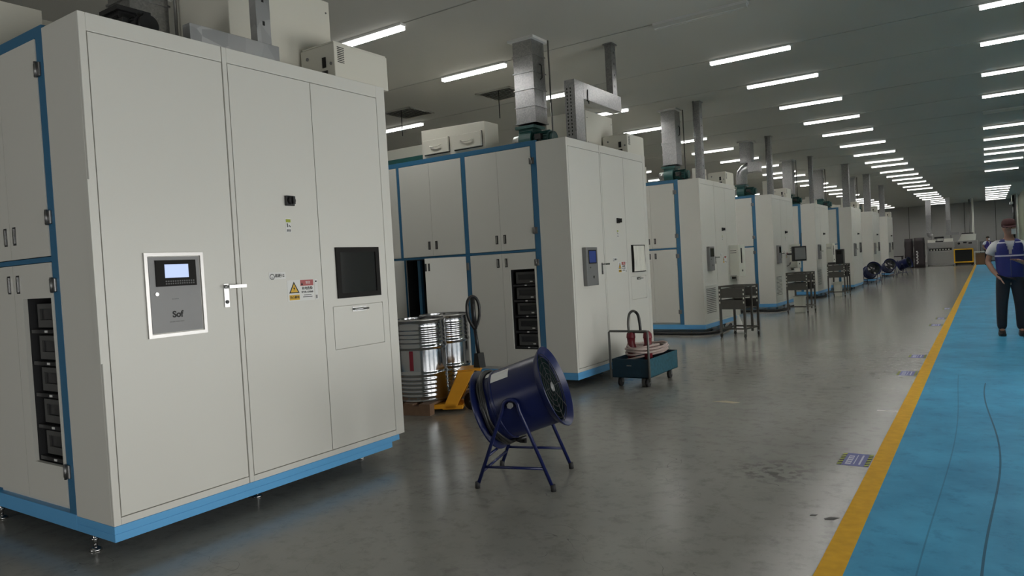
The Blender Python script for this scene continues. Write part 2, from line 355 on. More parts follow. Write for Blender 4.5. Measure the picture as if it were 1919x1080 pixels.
for r, (nm, x, desc) in enumerate(rows):
    k = 0
    for y in LY:
        if (r, y) in missing: continue
        lit = (r, y) not in off
        if proto[lit] is None: proto[lit] = o = make_lamp(lit)
        else: o = copy_tree(proto[lit])
        o.location = (x, y, CZ)
        o['group'] = 'tube lamps of the '+nm
        if y < first_seen[r]:
            o['label'] = '%s ceiling tube lamp of the %s, nearer than the picture shows' % ('lit' if lit else 'unlit', nm); o['group'] = ('lit' if lit else 'unlit')+' unseen lamps of the '+nm
        else:
            o['label'] = '%s ceiling tube lamp, %s in the %s' % ('lit white' if lit else 'unlit grey', ORD[k], desc); k += 1

def vent(x, y, label):
    t = thing('ceiling_vent', (x, y, CZ), label, 'vent')
    f = MB()
    for a in (-.36, .33): f.box(a, a+.03, -.36, .36, -.02, 0); f.box(-.36, .36, a, a+.03, -.02, 0)
    f.build('frame', M['ceil'], t)
    MB().box(-.33, .33, -.33, .33, -.004, 0).build('backing', M['dark'], t)
    s = MB()
    for i in range(9):
        yy = -.30+i*.075
        s.box(-.33, .33, -.025, .025, -.002, .002, mx=Matrix.Translation((0, yy, -.012)) @ Matrix.Rotation(R(28), 4, 'X'))
    s.build('louvre', M['ceil'], t)
    w = MB().cyl((.1, -.3, 0), (.1, -.3, -.5), .008); w.build('hanging_wire', M['black'], t)
vent(-7.05, 10.62, 'square louvred ceiling vent beside the second machine duct')
vent(-9.2, 10.5, 'small square ceiling vent far left over the second machine')

# ------------------------------------------------------------------ machines
W = 2.36; H = 3.025
def make_machine(i, X, y, label, opt):
    root = thing('processing_machine', (X, y, 0), label, 'machine', 'white processing machines along the aisle')
    # front cabinet
    b = MB(); b.box(-.42, -.022, 0, W, .193, H)
    F = (-.022, 0)
    for (u0, u1, z0, z1) in ((0, .040, .193, H), (.040, .869, 2.925, H), (.040, .869, .193, .234), (.874, .906, .193, H), (2.264, W, .193, H), (.906, 2.264, 2.928, H), (.906, 2.264, .193, .232)):
        b.box(*F, u0, u1, z0, z1)
    b.build('front_cabinet', M['white'], root, bevel=.003)
    def front_door(parts, name='front_door'):
        d = MB()
        for q in parts: d.box(-.018, -.001, *q)
        return d.build(name, M['white'], root)
    D1 = front_door([(.045, .865, .240, 2.920)])
    D2 = front_door([(.911, 1.583, .238, 2.923)])
    D3 = front_door([(1.589, 1.672, .238, 2.923), (2.197, 2.259, .238, 2.923), (1.672, 2.197, .238, .962), (1.672, 2.197, 1.288, 2.923)])
    dp = box('drawer_panel', M['white'], root, -.018, -.001, 1.677, 2.192, .967, 1.283)
    if i < 3:
        h = MB().cyl((0, 1.885, 1.252), (.035, 1.885, 1.252), .006, n=8).cyl((0, 1.995, 1.252), (.035, 1.995, 1.252), .006, n=8).cyl((.033, 1.875, 1.252), (.033, 2.005, 1.252), .008, n=8)
        h.box(-.001, .003, 1.865, 2.015, 1.235, 1.27); h.build('pull_handle', M['chrome'], dp)
    if opt.get('strip'): box('corner_strip', M['white'], root, -.035, .005, -.012, .014, 1.10, 2.11)
    # lever handle on the first door
    h = MB().box(-.001, .008, .772, .806, 1.352, 1.50).cyl((.005, .789, 1.482), (.05, .789, 1.482), .011, n=10).box(.042, .058, .779, .905, 1.471, 1.492)
    h.use(M['chrome']); h.build('lever_handle', M['chrome'], D1)
    MB().cyl((.007, .789, 1.385), (.012, .789, 1.385), .012, n=12).build('keyhole', M['black'], D1)
    # rotary main switch
    k = MB().box(-.001, .022, 1.294, 1.366, 2.02, 2.09, bevel=.004).cyl((.02, 1.33, 2.055), (.045, 1.33, 2.055), .026, n=16).box(.044, .062, 1.322, 1.338, 2.028, 2.082)
    k.build('rotary_switch', M['black'], root)
    # control panel
    if opt['panel'] == 'steel':
        f = MB()
        for q in ((.265, .285, 1.206, 1.705), (.618, .638, 1.206, 1.705), (.285, .618, 1.685, 1.705), (.285, .618, 1.206, 1.226)): f.box(-.001, .012, *q)
        p = f.build('control_panel', M['steel'], root)
        box('panel_door', M['greypanel'], p, -.0005, .005, .292, .611, 1.232, 1.680)
        fr = MB().box(.004, .012, .330, .585, 1.505, 1.660); fr.build('keypad_bezel', M['bezel'], p)
        box('screen', M['screenwhite'], p, .0118, .013, .385, .535, 1.555, 1.635)
        kb = MB()
        for a in range(13):
            for c in range(2): kb.box(.0118, .0145, .385+a*.0145, .394+a*.0145, 1.516+c*.014, 1.525+c*.014)
        kb.build('keypad', M['inkgrey'], p)
        MB().cyl((.004, .330, 1.462), (.012, .330, 1.462), .011, n=12).build('lock', M['chrome'], p)
        t = text('lettering', 'Sof', .052, M['ink'], p, (.0055, .452, 1.335), FRONT, bold=.002)
        s = MB()
        for (u0, u1, z) in ((.40, .50, 1.290), (.425, .475, 1.425)):
            n = int((u1-u0)/.0085)
            for q in range(n): s.box(.0048, .0055, u0+q*.0085, u0+q*.0085+.005, z, z+.006)
        s.build('small_print', M['inkgrey'], p)
    else:
        p = MB().box(-.001, .055, .27, .575, 1.225, 1.70, bevel=.006).build('control_panel', M['greypanel'], root)
        box('screen', M['screenblue'] if opt['panel'] == 'blue' else M['glass'], p, .0545, .058, .34, .52, 1.51, 1.655)
        fr = MB()
        for q in ((.328, .340, 1.498, 1.667), (.520, .532, 1.498, 1.667), (.340, .520, 1.655, 1.667), (.340, .520, 1.498, 1.510)): fr.box(.0545, .060, *q)
        fr.build('screen_bezel', M['bezel'], p)
        MB().cyl((.054, .36, 1.45), (.060, .36, 1.45), .01, n=12).build('lock', M['chrome'], p)
        e = MB().prism([(.425, 1.345), (.465, 1.345), (.458, 1.318), (.445, 1.31), (.432, 1.318)], 'x', .0545, .0565); e.build('emblem', M['ink'], p)
    # operator screen
    def operator_screen(glass):
        f = MB()
        for q in ((1.724, 1.765, 1.343, 1.727), (2.135, 2.176, 1.343, 1.727), (1.765, 2.135, 1.690, 1.727), (1.765, 2.135, 1.343, 1.380)): f.box(-.001, .012, *q)
        s = f.build('operator_screen', M['bezel'], root); g = MB().box(-.001, .004, 1.765, 2.135, 1.380, 1.690).build('screen_glass', glass, s); return s
    if opt['hmi'] == 'black': operator_screen(M['glass'])
    elif opt['hmi'] == 'film':
        s = operator_screen(M['glass'])
        n = 24; rr = []
        for a in range(n+1):
            u = 1.75+a*(.40/n); rr.append([(.022+.0045*math.sin(a*1.9+c*.4)+.004*math.sin(a*.7), u, 1.355+c*(.36/8)) for c in range(9)])
        MB().loft(rr, closed=False, cap0=False, cap1=False).build('protective_film', M['film'], s)
        text('label_print', 'LB', .045, M['ink'], root, (0, 1.93, 1.255), FRONT, bold=.002)
    # stickers
    def quad(mb, m, x, u0, u1, z0, z1): mb.use(m); mb.box(-.0005, x, u0, u1, z0, z1)
    if i < 4:
        s = MB(); quad(s, M['label'], .0006, 1.292, 1.336, 1.835, 1.935); quad(s, M['stickgreen'], .0012, 1.294, 1.334, 1.905, 1.927)
        s.use(M['ink']); s.prism([(1.300, 1.898), (1.308, 1.898), (1.312, 1.872), (1.304, 1.87)], 'x', 0, .0012); s.prism([(1.316, 1.890), (1.332, 1.878), (1.330, 1.868), (1.320, 1.880)], 'x', 0, .0012)
        s.use(M['inkgrey'])
        for q in range(3): s.box(0, .0012, 1.300+q*.011, 1.308+q*.011, 1.840, 1.856)
        s.build('switch_sticker', None, root)
        s = MB(); quad(s, M['label'], .0006, 1.270, 1.505, 1.352, 1.500)
        s.use(M['ink']); s.prism([(1.283, 1.408), (1.373, 1.408), (1.328, 1.490)], 'x', 0, .0010)
        s.use(M['stickyellow']); s.prism([(1.296, 1.415), (1.360, 1.415), (1.328, 1.474)], 'x', 0, .0014); s.box(-.0005, .0012, 1.284, 1.372, 1.360, 1.396)
        s.use(M['ink']); s.prism([(1.331, 1.458), (1.320, 1.440), (1.327, 1.438), (1.322, 1.422), (1.336, 1.443), (1.329, 1.445)], 'x', 0, .0018)
        s.use(M['stickred']); s.box(-.0005, .0012, 1.384, 1.500, 1.456, 1.498)
        s.use(M['ink']); s.prism([(1.388, 1.462), (1.408, 1.462), (1.398, 1.482)], 'x', 0, .0016)
        s.use(M['inkgrey']); s.box(-.0005, .0012, 1.402, 1.486, 1.374, 1.380); s.box(-.0005, .0012, 1.412, 1.478, 1.388, 1.393)
        s.use(M['label']); s.box(-.0005, .0006, 1.512, 1.540, 1.352, 1.500); s.use(M['ink'])
        for q in range(3): s.box(0, .0012, 1.518+q*.006, 1.521+q*.006, 1.360, 1.385)
        s.box(0, .0012, 1.518, 1.532, 1.478, 1.488)
        w = s.build('warning_sign', None, root)
        if i < 2:
            text('sign_lettering', '当心触电', .021, M['ink'], w, (.0016, 1.328, 1.378), FRONT, bold=.0003)
            text('sign_lettering', '警告', .022, M['label'], w, (.0016, 1.452, 1.477), FRONT)
            text('sign_lettering', '有电危险', .024, M['ink'], w, (.0012, 1.444, 1.437), FRONT, bold=.0005)
            text('sign_lettering', '非专业人员勿动', .015, M['ink'], w, (.0012, 1.442, 1.411), FRONT, bold=.0003)
        # small round emblem and lettering
        s = MB(); quad(s, M['label'], .0006, 1.125, 1.262, 1.512, 1.560)
        s.use(M['ink']); n = 20
        ring = lambda r, x: [(x, 1.150+r*math.cos(2*PI*q/n), 1.530+r*math.sin(2*PI*q/n)) for q in range(n)]
        s.loft([ring(.020, .0004), ring(.020, .0012), ring(.016, .0012), ring(.016, .0004)], cap0=False, cap1=False)
        s.box(0, .0012, 1.142, 1.158, 1.520, 1.524)
        e = s.build('emblem_sticker', None, root)
        if i < 2: text('emblem_lettering', '机柜12', .026, M['ink'], e, (.0012, 1.212, 1.535), FRONT, bold=.0005)
    if opt.get('grille'):
        g = MB().use(M['white']); g.box(-.001, .006, .10, .78, .93, .95); g.use(M['inkgrey'])
        for q in range(14): g.box(-.0005, .004, .14, .70, .40+q*.036, .412+q*.036)
        g.build('air_grille', None, root)
    # blue base, levelling feet
    b = MB().box(-.42, .004, -.002, 2.292, .150, .193).box(-.42, .004, -.002, 2.205, .106, .150).box(-3.82, -.42, -.002, 2.29, .106, .200)
    b.build('base_frame', M['basebl'], root, bevel=.003)
    for (fx, fu) in ((-.30, .035), (-.30, 2.14), (-.25, 1.1), (-1.55, .035), (-2.7, .035), (-3.7, .035), (-1.55, 2.14), (-3.7, 2.14)):
        MB().cyl((fx, fu, .018), (fx, fu, .107), .011, n=10).lathe([(0, 0), (.034, 0), (.032, .010), (.016, .022), (0, .022)], n=18, mx=Matrix.Translation((fx, fu, 0))).cyl((fx, fu, .06), (fx, fu, .075), .02, n=6).build('levelling_foot', M['chrome'], root)
    # side: blue frame, carcass, doors
    b = MB()
    for (a, c) in ((-.50, -.42), (-1.582, -1.515), (-2.722, -2.678), (-3.86, -3.80)): b.box(a, c, 0, .04, .20, 3.045)
    b.box(-3.858, -.422, .0015, .04, 2.985, 3.047); b.box(-3.858, -.422, .0015, .04, 1.688, 1.718)
    b.box(-.50, -.421, .003, W, 3.0, 3.03)
    b.build('side_frame', M['blue'], root, bevel=.002)
    c = MB().box(-3.84, -.42, .60, W, .20, 3.02).box(-3.84, -.42, .04, .60, 2.97, 3.02).box(-3.84, -.42, .04, .60, .20, .235).box(-3.84, -.42, .04, .60, 1.69, 1.715)
    for a in (-.47, -1.56, -2.71, -3.84): c.box(a, a+.03, .04, .60, .235, 2.97)
    c.build('side_carcass', M['white'], root)
    if opt.get('open'):
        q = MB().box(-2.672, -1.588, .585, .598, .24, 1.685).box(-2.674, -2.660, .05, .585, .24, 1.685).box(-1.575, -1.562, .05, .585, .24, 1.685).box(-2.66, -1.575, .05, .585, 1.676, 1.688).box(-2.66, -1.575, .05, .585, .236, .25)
        q.build('bay_shade', M['dark'], root)  # black boxes put in to stand for the shade inside the open bay
        MB().box(-2.52, -2.47, .10, .15, .25, 1.676).build('inner_post', M['blue'], root)
        for k in range(5): MB().tube([(-2.40+k*.1, .40, .25), (-2.38+k*.11, .33+.03*k, .7), (-2.42+k*.12, .42, 1.2), (-2.36+k*.08, .45, 1.67)], .02, n=8).build('inner_cable', M['black'], root)
    def handle(d, x, z):
        q = MB().use(M['black']).box(x-.020, x+.020, -.0065, -.003, z-.056, z+.056); q.use(M['chrome']).box(x-.008, x+.008, -.013, -.006, z-.047, z+.047)
        q.build('pull_handle', None, d)
    bays = [(-.507, -1.510), (-1.588, -2.672), (-2.728, -3.795)]
    for bi, (xr, xl) in enumerate(bays):
        mid = (xr+xl)/2
        for up in (True, False):
            z0, z1 = (1.722, 2.980) if up else (.240, 1.684)
            hz = 1.866 if up else 1.567
            for side in (0, 1):
                a, c = (mid+.002, xr) if side == 0 else (xl, mid-.002)
                hx = mid+.062 if side == 0 else mid-.062
                d = MB()
                if i < 2 and not up and bi == 0 and side == 0:
                    for q in ((a, -.90, z0, z1), (-.53, c, z0, z1), (-.90, -.53, z0, .47), (-.90, -.53, 1.476, z1)): d.box(q[0], q[1], -.004, .022, q[2], q[3])
                    o = d.build('side_door', M['white'], root); handle(o, hx, hz)
                elif opt.get('open') and not up and bi == 1:
                    # swung open: modelled closed, then turned about its hinge edge
                    hinge = (c, 0) if side == 0 else (a, 0); ang = R(40) if side == 0 else R(-112)
                    Rm = Matrix.Translation((hinge[0], 0, 0)) @ Matrix.Rotation(ang, 4, 'Z') @ Matrix.Translation((-hinge[0], 0, 0))
                    d.box(a, c, -.022, -.004, z0, z1); d.box(a+.03, c-.03, -.004, .004, z0+.03, z1-.03)
                    o = d.build('side_door', M['white'], root); o.matrix_local = Rm
                    q = MB().use(M['black'])
                    for dx in (-.062, -.02) if side == 0 else (.062,): q.box(mid+.075+dx-.012 if side == 0 else hx-.016, mid+.075+dx+.012 if side == 0 else hx+.016, -.026, -.021, hz-.05, hz+.05)
                    q.build('pull_handle', None, o)
                else:
                    d.box(a, c, -.004, .022, z0, z1); o = d.build('side_door', M['white'], root); handle(o, hx, hz)
    if i < 4:
        for z in (2.80, 1.945, 1.55, .45):
            MB().box(-.525, -.455, -.012, .002, z-.04, z+.04, bevel=.004).cyl((-.49, -.014, z-.045), (-.49, -.014, z+.045), .009, n=8).build('hinge', M['hinge'], root)
        if opt.get('open'): MB().box(-1.60, -1.535, -.016, .002, 1.50, 1.60, bevel=.004).build('hinge', M['hinge'], root)
        # instrument bay
    if i < 2:
        l = MB().box(-.93, -.52, .34, .36, .44, 1.50).box(-.93, -.905, .024, .34, .44, 1.50).box(-.525, -.512, .024, .34, .44, 1.50).box(-.93, -.52, .024, .34, 1.478, 1.50).box(-.93, -.52, .024, .34, .44, .468)
        ib = l.build('instrument_bay', M['dark'], root)
        for q in range(5):
            z = .512+q*.196
            g = MB()
            for r in ((-.845, -.815, z, z+.145), (-.560, -.535, z, z+.145), (-.815, -.560, z+.115, z+.145), (-.815, -.560, z, z+.045)): g.box(r[0], r[1], .05, .08, r[2], r[3])
            g.box(-.845, -.535, .08, .30, z, z+.145)
            g = g.build('instrument', M['instr'], root)
            MB().box(-.812, -.562, .062, .080, z+.047, z+.113).build('display', M['instrface'], g)
            MB().box(-.64, -.60, .047, .050, z+.014, z+.030).build('name_plate', M['label'], g)
            s = MB().box(-.885, -.535, .026, .05, z-.034, z-.012).build('instrument_shelf', M['instrface'], root)
            MB().box(-.705, -.675, .022, .026, z-.029, z-.016).build('push_button', M['label'], s)
    # enclosures on the roof, one body with the machine
    ez = opt.get('ez', 3.42)
    e = MB().prism([(-2.265, 3.02), (-1.20, 3.02), (-1.20, 3.41), (-2.265, 3.44)], 'y', .05, .36)
    e = e.build('roof_enclosure', M['cream'], root, bevel=.004)
    for (a, c) in ((-2.215, -1.79), (-1.70, -1.25)):
        MB().box(a-.008, c+.008, .046, .05, 3.088, 3.296).build('panel_gasket', M['gasket'], e); p = MB().box(a, c, .018, .05, 3.10, 3.29, bevel=.004).cyl(((a+c)/2-.09, .0, 3.20), ((a+c)/2-.09, .03, 3.21), .007, n=8).cyl(((a+c)/2+.09, .0, 3.20), ((a+c)/2+.09, .03, 3.21), .007, n=8).tube([((a+c)/2-.09, .0, 3.20), ((a+c)/2-.04, -.006, 3.185), ((a+c)/2+.04, -.006, 3.185), ((a+c)/2+.09, .0, 3.20)], .008, n=8)
        p.build('access_panel', M['cream'], e)
    MB().prism([(-2.26, 3.02), (-1.45, 3.02), (-1.45, 3.44), (-1.55, 3.47), (-2.26, 3.47)], 'y', .42, .72).build('roof_plenum', M['cream'], root, bevel=.004)
    MB().box(-3.8, -2.35, .25, 1.2, 3.02, 3.16).build('dark_roof_duct', M['teal'], root)
    MB().box(-3.8, -2.35, .75, 1.6, 3.16, 3.42).build('rear_enclosure', M['cream'], root, bevel=.004)
    w0, w1, wz = opt.get('wb', (1.45, 2.30, 3.64))
    wx = -.46 if i < 2 else -.25
    wb = MB().box(-1.1 if i < 2 else -.40, wx, w0, w1, 3.02, wz).build('roof_cabinet', M['cream'], root, bevel=.006)
    sc = MB()
    for (u, z) in ((w0+.04, 3.2), (w0+.04, wz-.1), (w1-.04, 3.2), (w1-.04, wz-.1)): sc.cyl((wx-.001, u, z), (wx+.003, u, z), .008, n=8)
    sc.build('screws', M['inkgrey'], wb)
    return root

MS = [(-4.05, 1.985), (-4.13, 7.50), (-4.56, 13.46), (-4.58, 19.10), (-4.56, 24.46), (-4.06, 28.44), (-3.97, 33.30), (-4.10, 40.10)]
ML = ['nearest white machine cabinet, with a steel framed keypad panel and yellow warning sign',
      'second white machine from the front, with one side door open behind the steel drums',
      'third white machine from the front, behind the first dark parts trolley',
      'fourth white machine from the front, with a black monitor on its face',
      'fifth white machine from the front, behind the trolley carrying a black computer',
      'sixth white machine from the front, before the dark round fan',
      'seventh white machine from the front, behind the dark round fan',
      'farthest white machine, standing behind the two blue fans']
MO = [dict(panel='steel', hmi='black', strip=True, wb=(1.28, 2.25, 3.80)), dict(panel='blue', hmi='film', open=True), dict(panel='grey', hmi='', grille=True, wb=(.80, 1.25, 3.32)), dict(panel='grey', hmi='', grille=True, wb=(.75, 1.3, 3.45)), dict(panel='grey', hmi='', grille=True, wb=(.7, 1.5, 3.3)), dict(panel='grey', hmi='black', wb=(.5, 1.5, 3.4)), dict(panel='grey', hmi='black', wb=(.5, 1.5, 3.4)), dict(panel='grey', hmi='black', wb=(.5, 1.5, 3.3))]
NAMES = ['nearest machine', 'second machine', 'third machine', 'fourth machine', 'fifth machine', 'sixth machine', 'seventh machine', 'farthest machine']
for i, (X, y) in enumerate(MS): make_machine(i, X, y, ML[i], MO[i])

# ------------------------------------------------------------------ things on the machine roofs
def sub(X, y): return Vector((X, y, 0))
def control_box(i):
    X, y = MS[i]
    t = thing('electrical_box', (X-.05, y+1.89, H), 'cream electrical box on the roof edge of the %s' % NAMES[i], 'electrical box', 'electrical boxes on the machine roofs')
    MB().box(-.38, 0, 0, .58, 0, .275, bevel=.006).build('case', M['cream'], t)
    MB().box(-.355, -.005, .0, .57, .275, .285).build('lid', M['cream'], t)
    v = MB()
    for q in range(9): v.box(-.06, .0015, .03+.0001, .10, .13+q*.014, .136+q*.014)
    v.build('louvre', M['gasket'], t)
    MB().box(-.14, -.08, -.006, 0, .03, .075).build('socket', M['black'], t)
    MB().box(-.135, -.095, -.004, 0, .10, .18).build('rating_plate', M['gasket'], t)
    MB().cyl((-.30, -.006, .2), (-.30, 0, .2), .014, n=10).cyl((-.04, -.006, .12), (-.04, 0, .12), .012, n=10).build('cable_gland', M['greypanel'], t)
for i in (0, 1, 2, 3, 5, 6, 7): control_box(i)

def blower(i, x, u, s=1.0, col='teal'):
    X, y = MS[i]
    t = thing('blower', (X+x, y+u, H), '%s motor blower below the duct on the %s' % ('black' if col == 'black' else 'dark teal', NAMES[i]), 'blower', 'blowers on the machine roofs')
    m = M[col]
    # volute (axis along x), discharge neck upwards
    sp = []
    for k in range(33):
        a = 2*PI*k/32; r = (.15+.05*k/32)*s; sp.append((r*math.cos(a+PI/2), .215*s+r*math.sin(a+PI/2)))
    MB().prism(sp, 'x', -.10*s, .10*s).build('volute', m, t, bevel=.006)
    MB().box(-.15*s, .15*s, -.14*s, .16*s, .36*s, .40*s).box(-.11*s, .11*s, -.11*s, .13*s, .30*s, .37*s).build('outlet_flange', m, t)
    mo = MB().cyl((.10*s, 0, .2*s), (.34*s, 0, .2*s), .10*s, n=20).cyl((.34*s, 0, .2*s), (.39*s, 0, .2*s), .085*s, n=20)
    for q in range(20):
        a = 2*PI*q/20; mo.box(.12*s, .32*s, -.004, .004, .095*s, .118*s, mx=Matrix.Translation((0, 0, .2*s)) @ Matrix.Rotation(a, 4, 'X'))
    mo.build('motor', m if col == 'black' else M['teal'], t)
    MB().box(.16*s, .26*s, -.16*s, -.09*s, .18*s, .26*s, bevel=.005).build('terminal_box', M['black'], t)
    MB().lathe([(0, 0), (.085*s, 0), (.085*s, .14*s), (.075*s, .14*s), (.075*s, .01), (0, .01)], n=24, mx=Matrix.Translation((-.10*s, 0, .215*s)) @ Matrix.Rotation(R(-90), 4, 'Y')).build('inlet_pipe', M['galvdull'], t)
    MB().box(-.13*s, .36*s, -.14*s, .14*s, 0, .03).box(.12*s, .32*s, -.09*s, .09*s, .03, .11*s).build('mounting_foot', m, t)
    MB().tube([(.21*s, -.14*s, .2*s), (.3*s, -.2*s, .12*s), (.42*s, -.16*s, .05), (.44*s, .05, .03), (.3*s, .22*s, .02)], .012, n=8).build('power_cable', M['black'], t)

def duct(i, x, u, w=.30, zb=3.45, elbow=False, kind='square'):
    X, y = MS[i]
    t = thing('exhaust_duct', (X+x, y+u, zb), 'galvanised %s duct rising to the ceiling from the %s' % ('square' if not elbow else 'elbowed', NAMES[i]), 'duct', 'exhaust ducts over the machines')
    h = w/2; top = CZ-zb
    if not elbow:
        n = 5
        for k in range(n):
            z0 = top*k/n; z1 = top*(k+1)/n
            MB().box(-h, h, -h, h, z0, z1-.004).build('duct_section', M['galv'], t)
            MB().box(-h-.012, h+.012, -h-.012, h+.012, z0-.010 if k else 0, z0+.006 if k else .016).build('joint_flange', M['galv'], t)
        MB().box(-h-.05, h+.05, -h-.05, h+.05, top-.035, top).build('ceiling_collar', M['housing'], t)
        q = MB().tube([(h+.004, .02, top*.52), (h+.03, .02, top*.54), (h+.03, .02, top*.68), (h+.004, .02, top*.70)], .008, n=8); q.build('pull_handle', M['black'], t)
        MB().cyl((h+.06, h+.02, .30), (h+.06, h+.02, top), .012, n=8).cyl((h+.07, h+.02, -.38), (h+.06, h+.02, .30), .012, n=8).build('hanger_rod', M['pipe'], t)
    else:
        def ring(c, r, ax): return [(c[0]+r*math.cos(q*PI/8), c[1], c[2]+r*math.sin(q*PI/8)) if ax == 'y' else (c[0]+r*math.cos(q*PI/8), c[1]+r*math.sin(q*PI/8), c[2]) for q in range(16)]
        MB().tube([(0, 0, 0), (0, 0, .18), (.02, 0, .30), (.09, 0, .38), (.20, 0, .42), (.30, 0, .42)], h, n=20).build('elbow', M['galv'], t, auto=True)
        MB().box(.22, .22+w, -h, h, .30, .56).build('junction_box', M['galv'], t)
        MB().box(.02, .02+w, -h, h, .56, top).build('riser', M['galvdull'], t)
        MB().box(-.03, .07+w, -h-.05, h+.05, top-.035, top).build('ceiling_collar', M['housing'], t)

duct(0, -1.28, 1.08, .30, H); blower(0, -.62, .60, .74, 'black')
duct(1, -1.03, .95, .31, 3.45); blower(1, -1.06, .93, 1.0)
duct(2, -.86, .95, .30, 3.45); blower(2, -.90, .93, 1.0)
duct(3, -1.0, .95, .30, 3.45, elbow=True); blower(3, -1.0, .93, 1.0)
duct(4, -.95, .95, .32, 3.45); blower(4, -.95, .93, 1.0)
duct(5, -1.25, .95, .34, 3.46); blower(5, -1.2, .93, 1.05)
duct(6, -.9, .95, .34, 3.45); blower(6, -.9, .93, 1.0)

def channel(mb, x0, x1, u0, u1, z0, z1):   # open steel channel post, back open
    t = .012
    mb.box(x1-t, x1, u0, u1, z0, z1); mb.box(x0, x1-t, u0, u0+t, z0, z1); mb.box(x0, x1-t, u1-t, u1, z0, z1)
def post(i, x, u, w, d, z0, extra=None, label=None):
    X, y = MS[i]
    t = thing('cable_trunking', (X, y, 0), label or 'tall galvanised cable channel rising to the ceiling from the %s' % NAMES[i], 'cable channel', 'galvanised cable channels over the machines')
    p = MB(); channel(p, x-d, x, u, u+w, z0, CZ); p.build('upright', M['galvpale'] if i == 0 else M['galvdull'], t)
    h = MB()
    for k in range(8): h.box(x-.0005, x+.0015, u+w*.42, u+w*.58, z0+.12+k*.16, z0+.15+k*.16)
    h.build('slots', M['black'], t)
    MB().box(x-d-.02, x+.02, u-.02, u+w+.02, CZ-.02, CZ).build('ceiling_plate', M['galvdull'], t)
    if extra: extra(t)
    return t
def x0(t):
    MB().box(-.13, -.05, .695, 1.374, H, H+.121).build('floor_tray', M['galvpale'], t, bevel=.003)
post(0, -.052, 1.20, .115, .07, H+.121, x0, 'galvanised cable channel and long low tray on the nearest machine')
def x1(t):
    MB().box(-.32, -.17, .62, .86, H, 3.86).build('riser', M['galv'], t, bevel=.003)
    MB().box(-.32, -.17, .86, 2.02, 3.64, 3.86).build('arm', M['galv'], t, bevel=.003)
    for r in range(2):
        h = MB()
        for k in range(14): h.box(-.29+r*.05, -.275+r*.05, .6185, .62, 3.15+k*.045, 3.175+k*.045)
        h.build('vent_slots', M['black'], t)
    MB().tube([(-.168, .94, 3.64), (-.15, .95, 3.62), (-.16, .98, 3.60), (-.168, 1.0, 3.64)], .008, n=6).cyl((-.165, .97, 3.62), (-.165, .97, 3.78), .005, n=6).build('cable_tie', M['black'], t)
post(1, -.20, 1.83, .14, .10, 3.86, x1, 'galvanised elbow tray and cable channel rising from the second machine')
def thin(i):
    X, y = MS[i]
    return lambda t: MB().cyl((-.2, .48, H), (-.2, .48, CZ), .016, n=8).build('conduit', M['galvdull'], t)
post(2, -.10, .55, .15, .12, H, thin(2)); post(3, -.10, .55, .15, .12, H, thin(3)); post(4, -.12, .55, .15, .12, H, thin(4))
post(5, -.06, .10, .26, .22, H); post(6, -.06, .10, .30, .24, H); post(7, -.12, .05, .26, .22, H, thin(7))

# ------------------------------------------------------------------ terminal boxes on machine faces
def terminal(i, label):
    X, y = MS[i]
    t = thing('terminal_box', (X, y+1.73, 1.05), label, 'terminal box')
    MB().box(0, .20, 0, .47, 0, .67, bevel=.006).build('case', M['offwhite'], t)
    MB().box(.2, .206, .15, .22, .28, .60).box(.2, .21, .165, .205, .36, .52).build('screen', M['bezel'], t)
    MB().cyl((.2, .22, .12), (.212, .22, .12), .022, n=12).build('knob', M['black'], t)
    v = MB()
    for q in range(2): v.box(.02, .15, -.002, .001, .50+q*.045, .512+q*.045)
    v.box(-.10+.11, .14, -.002, .001, -.0+.01, .022); v.build('slot', M['inkgrey'], t)
    MB().box(.0, .06, .12, .22, -.05, 0).build('bracket', M['rack'], t)
terminal(2, 'white terminal box projecting from the third machine above the first trolley')
terminal(3, 'white terminal box behind the black monitor on the fourth machine')
terminal(4, 'white terminal box on the fifth machine beside the black computer')
X, y = MS[3]
t = thing('monitor', (X+.34, y+1.30, 1.45), 'black monitor on an arm in front of the fourth machine', 'monitor', None, R(-42))
MB().box(-.05, .05, -.20, .20, -.20, .20, bevel=.012).build('case', M['black'], t)
MB().box(.05, .052, -.165, .165, -.155, .165).build('screen', M['greypanel'], t)
Li = Matrix.Rotation(R(42), 3, 'Z')
MB().cyl((-.045, 0, 0), tuple(Li @ Vector((-.2, .12, 0))), .022, n=10).cyl(tuple(Li @ Vector((-.2, .12, 0))), tuple(Li @ Vector((-.335, .12, 0))), .022, n=10).cyl((0, .05, .20), (0, .10, .55), .008, n=8).build('arm', M['black'], t)
t = thing('pull_hook', (X, y+1.45, 1.12), 'looped metal hook on the fourth machine below the monitor', 'hook')
MB().tube([(.0, -.10, 0), (.06, -.10, .03), (.08, -.06, .09), (.08, .0, .10), (.06, .05, .06), (.05, .12, .05), (0, .2, .05)], .010, n=8).build('loop', M['greypanel'], t)

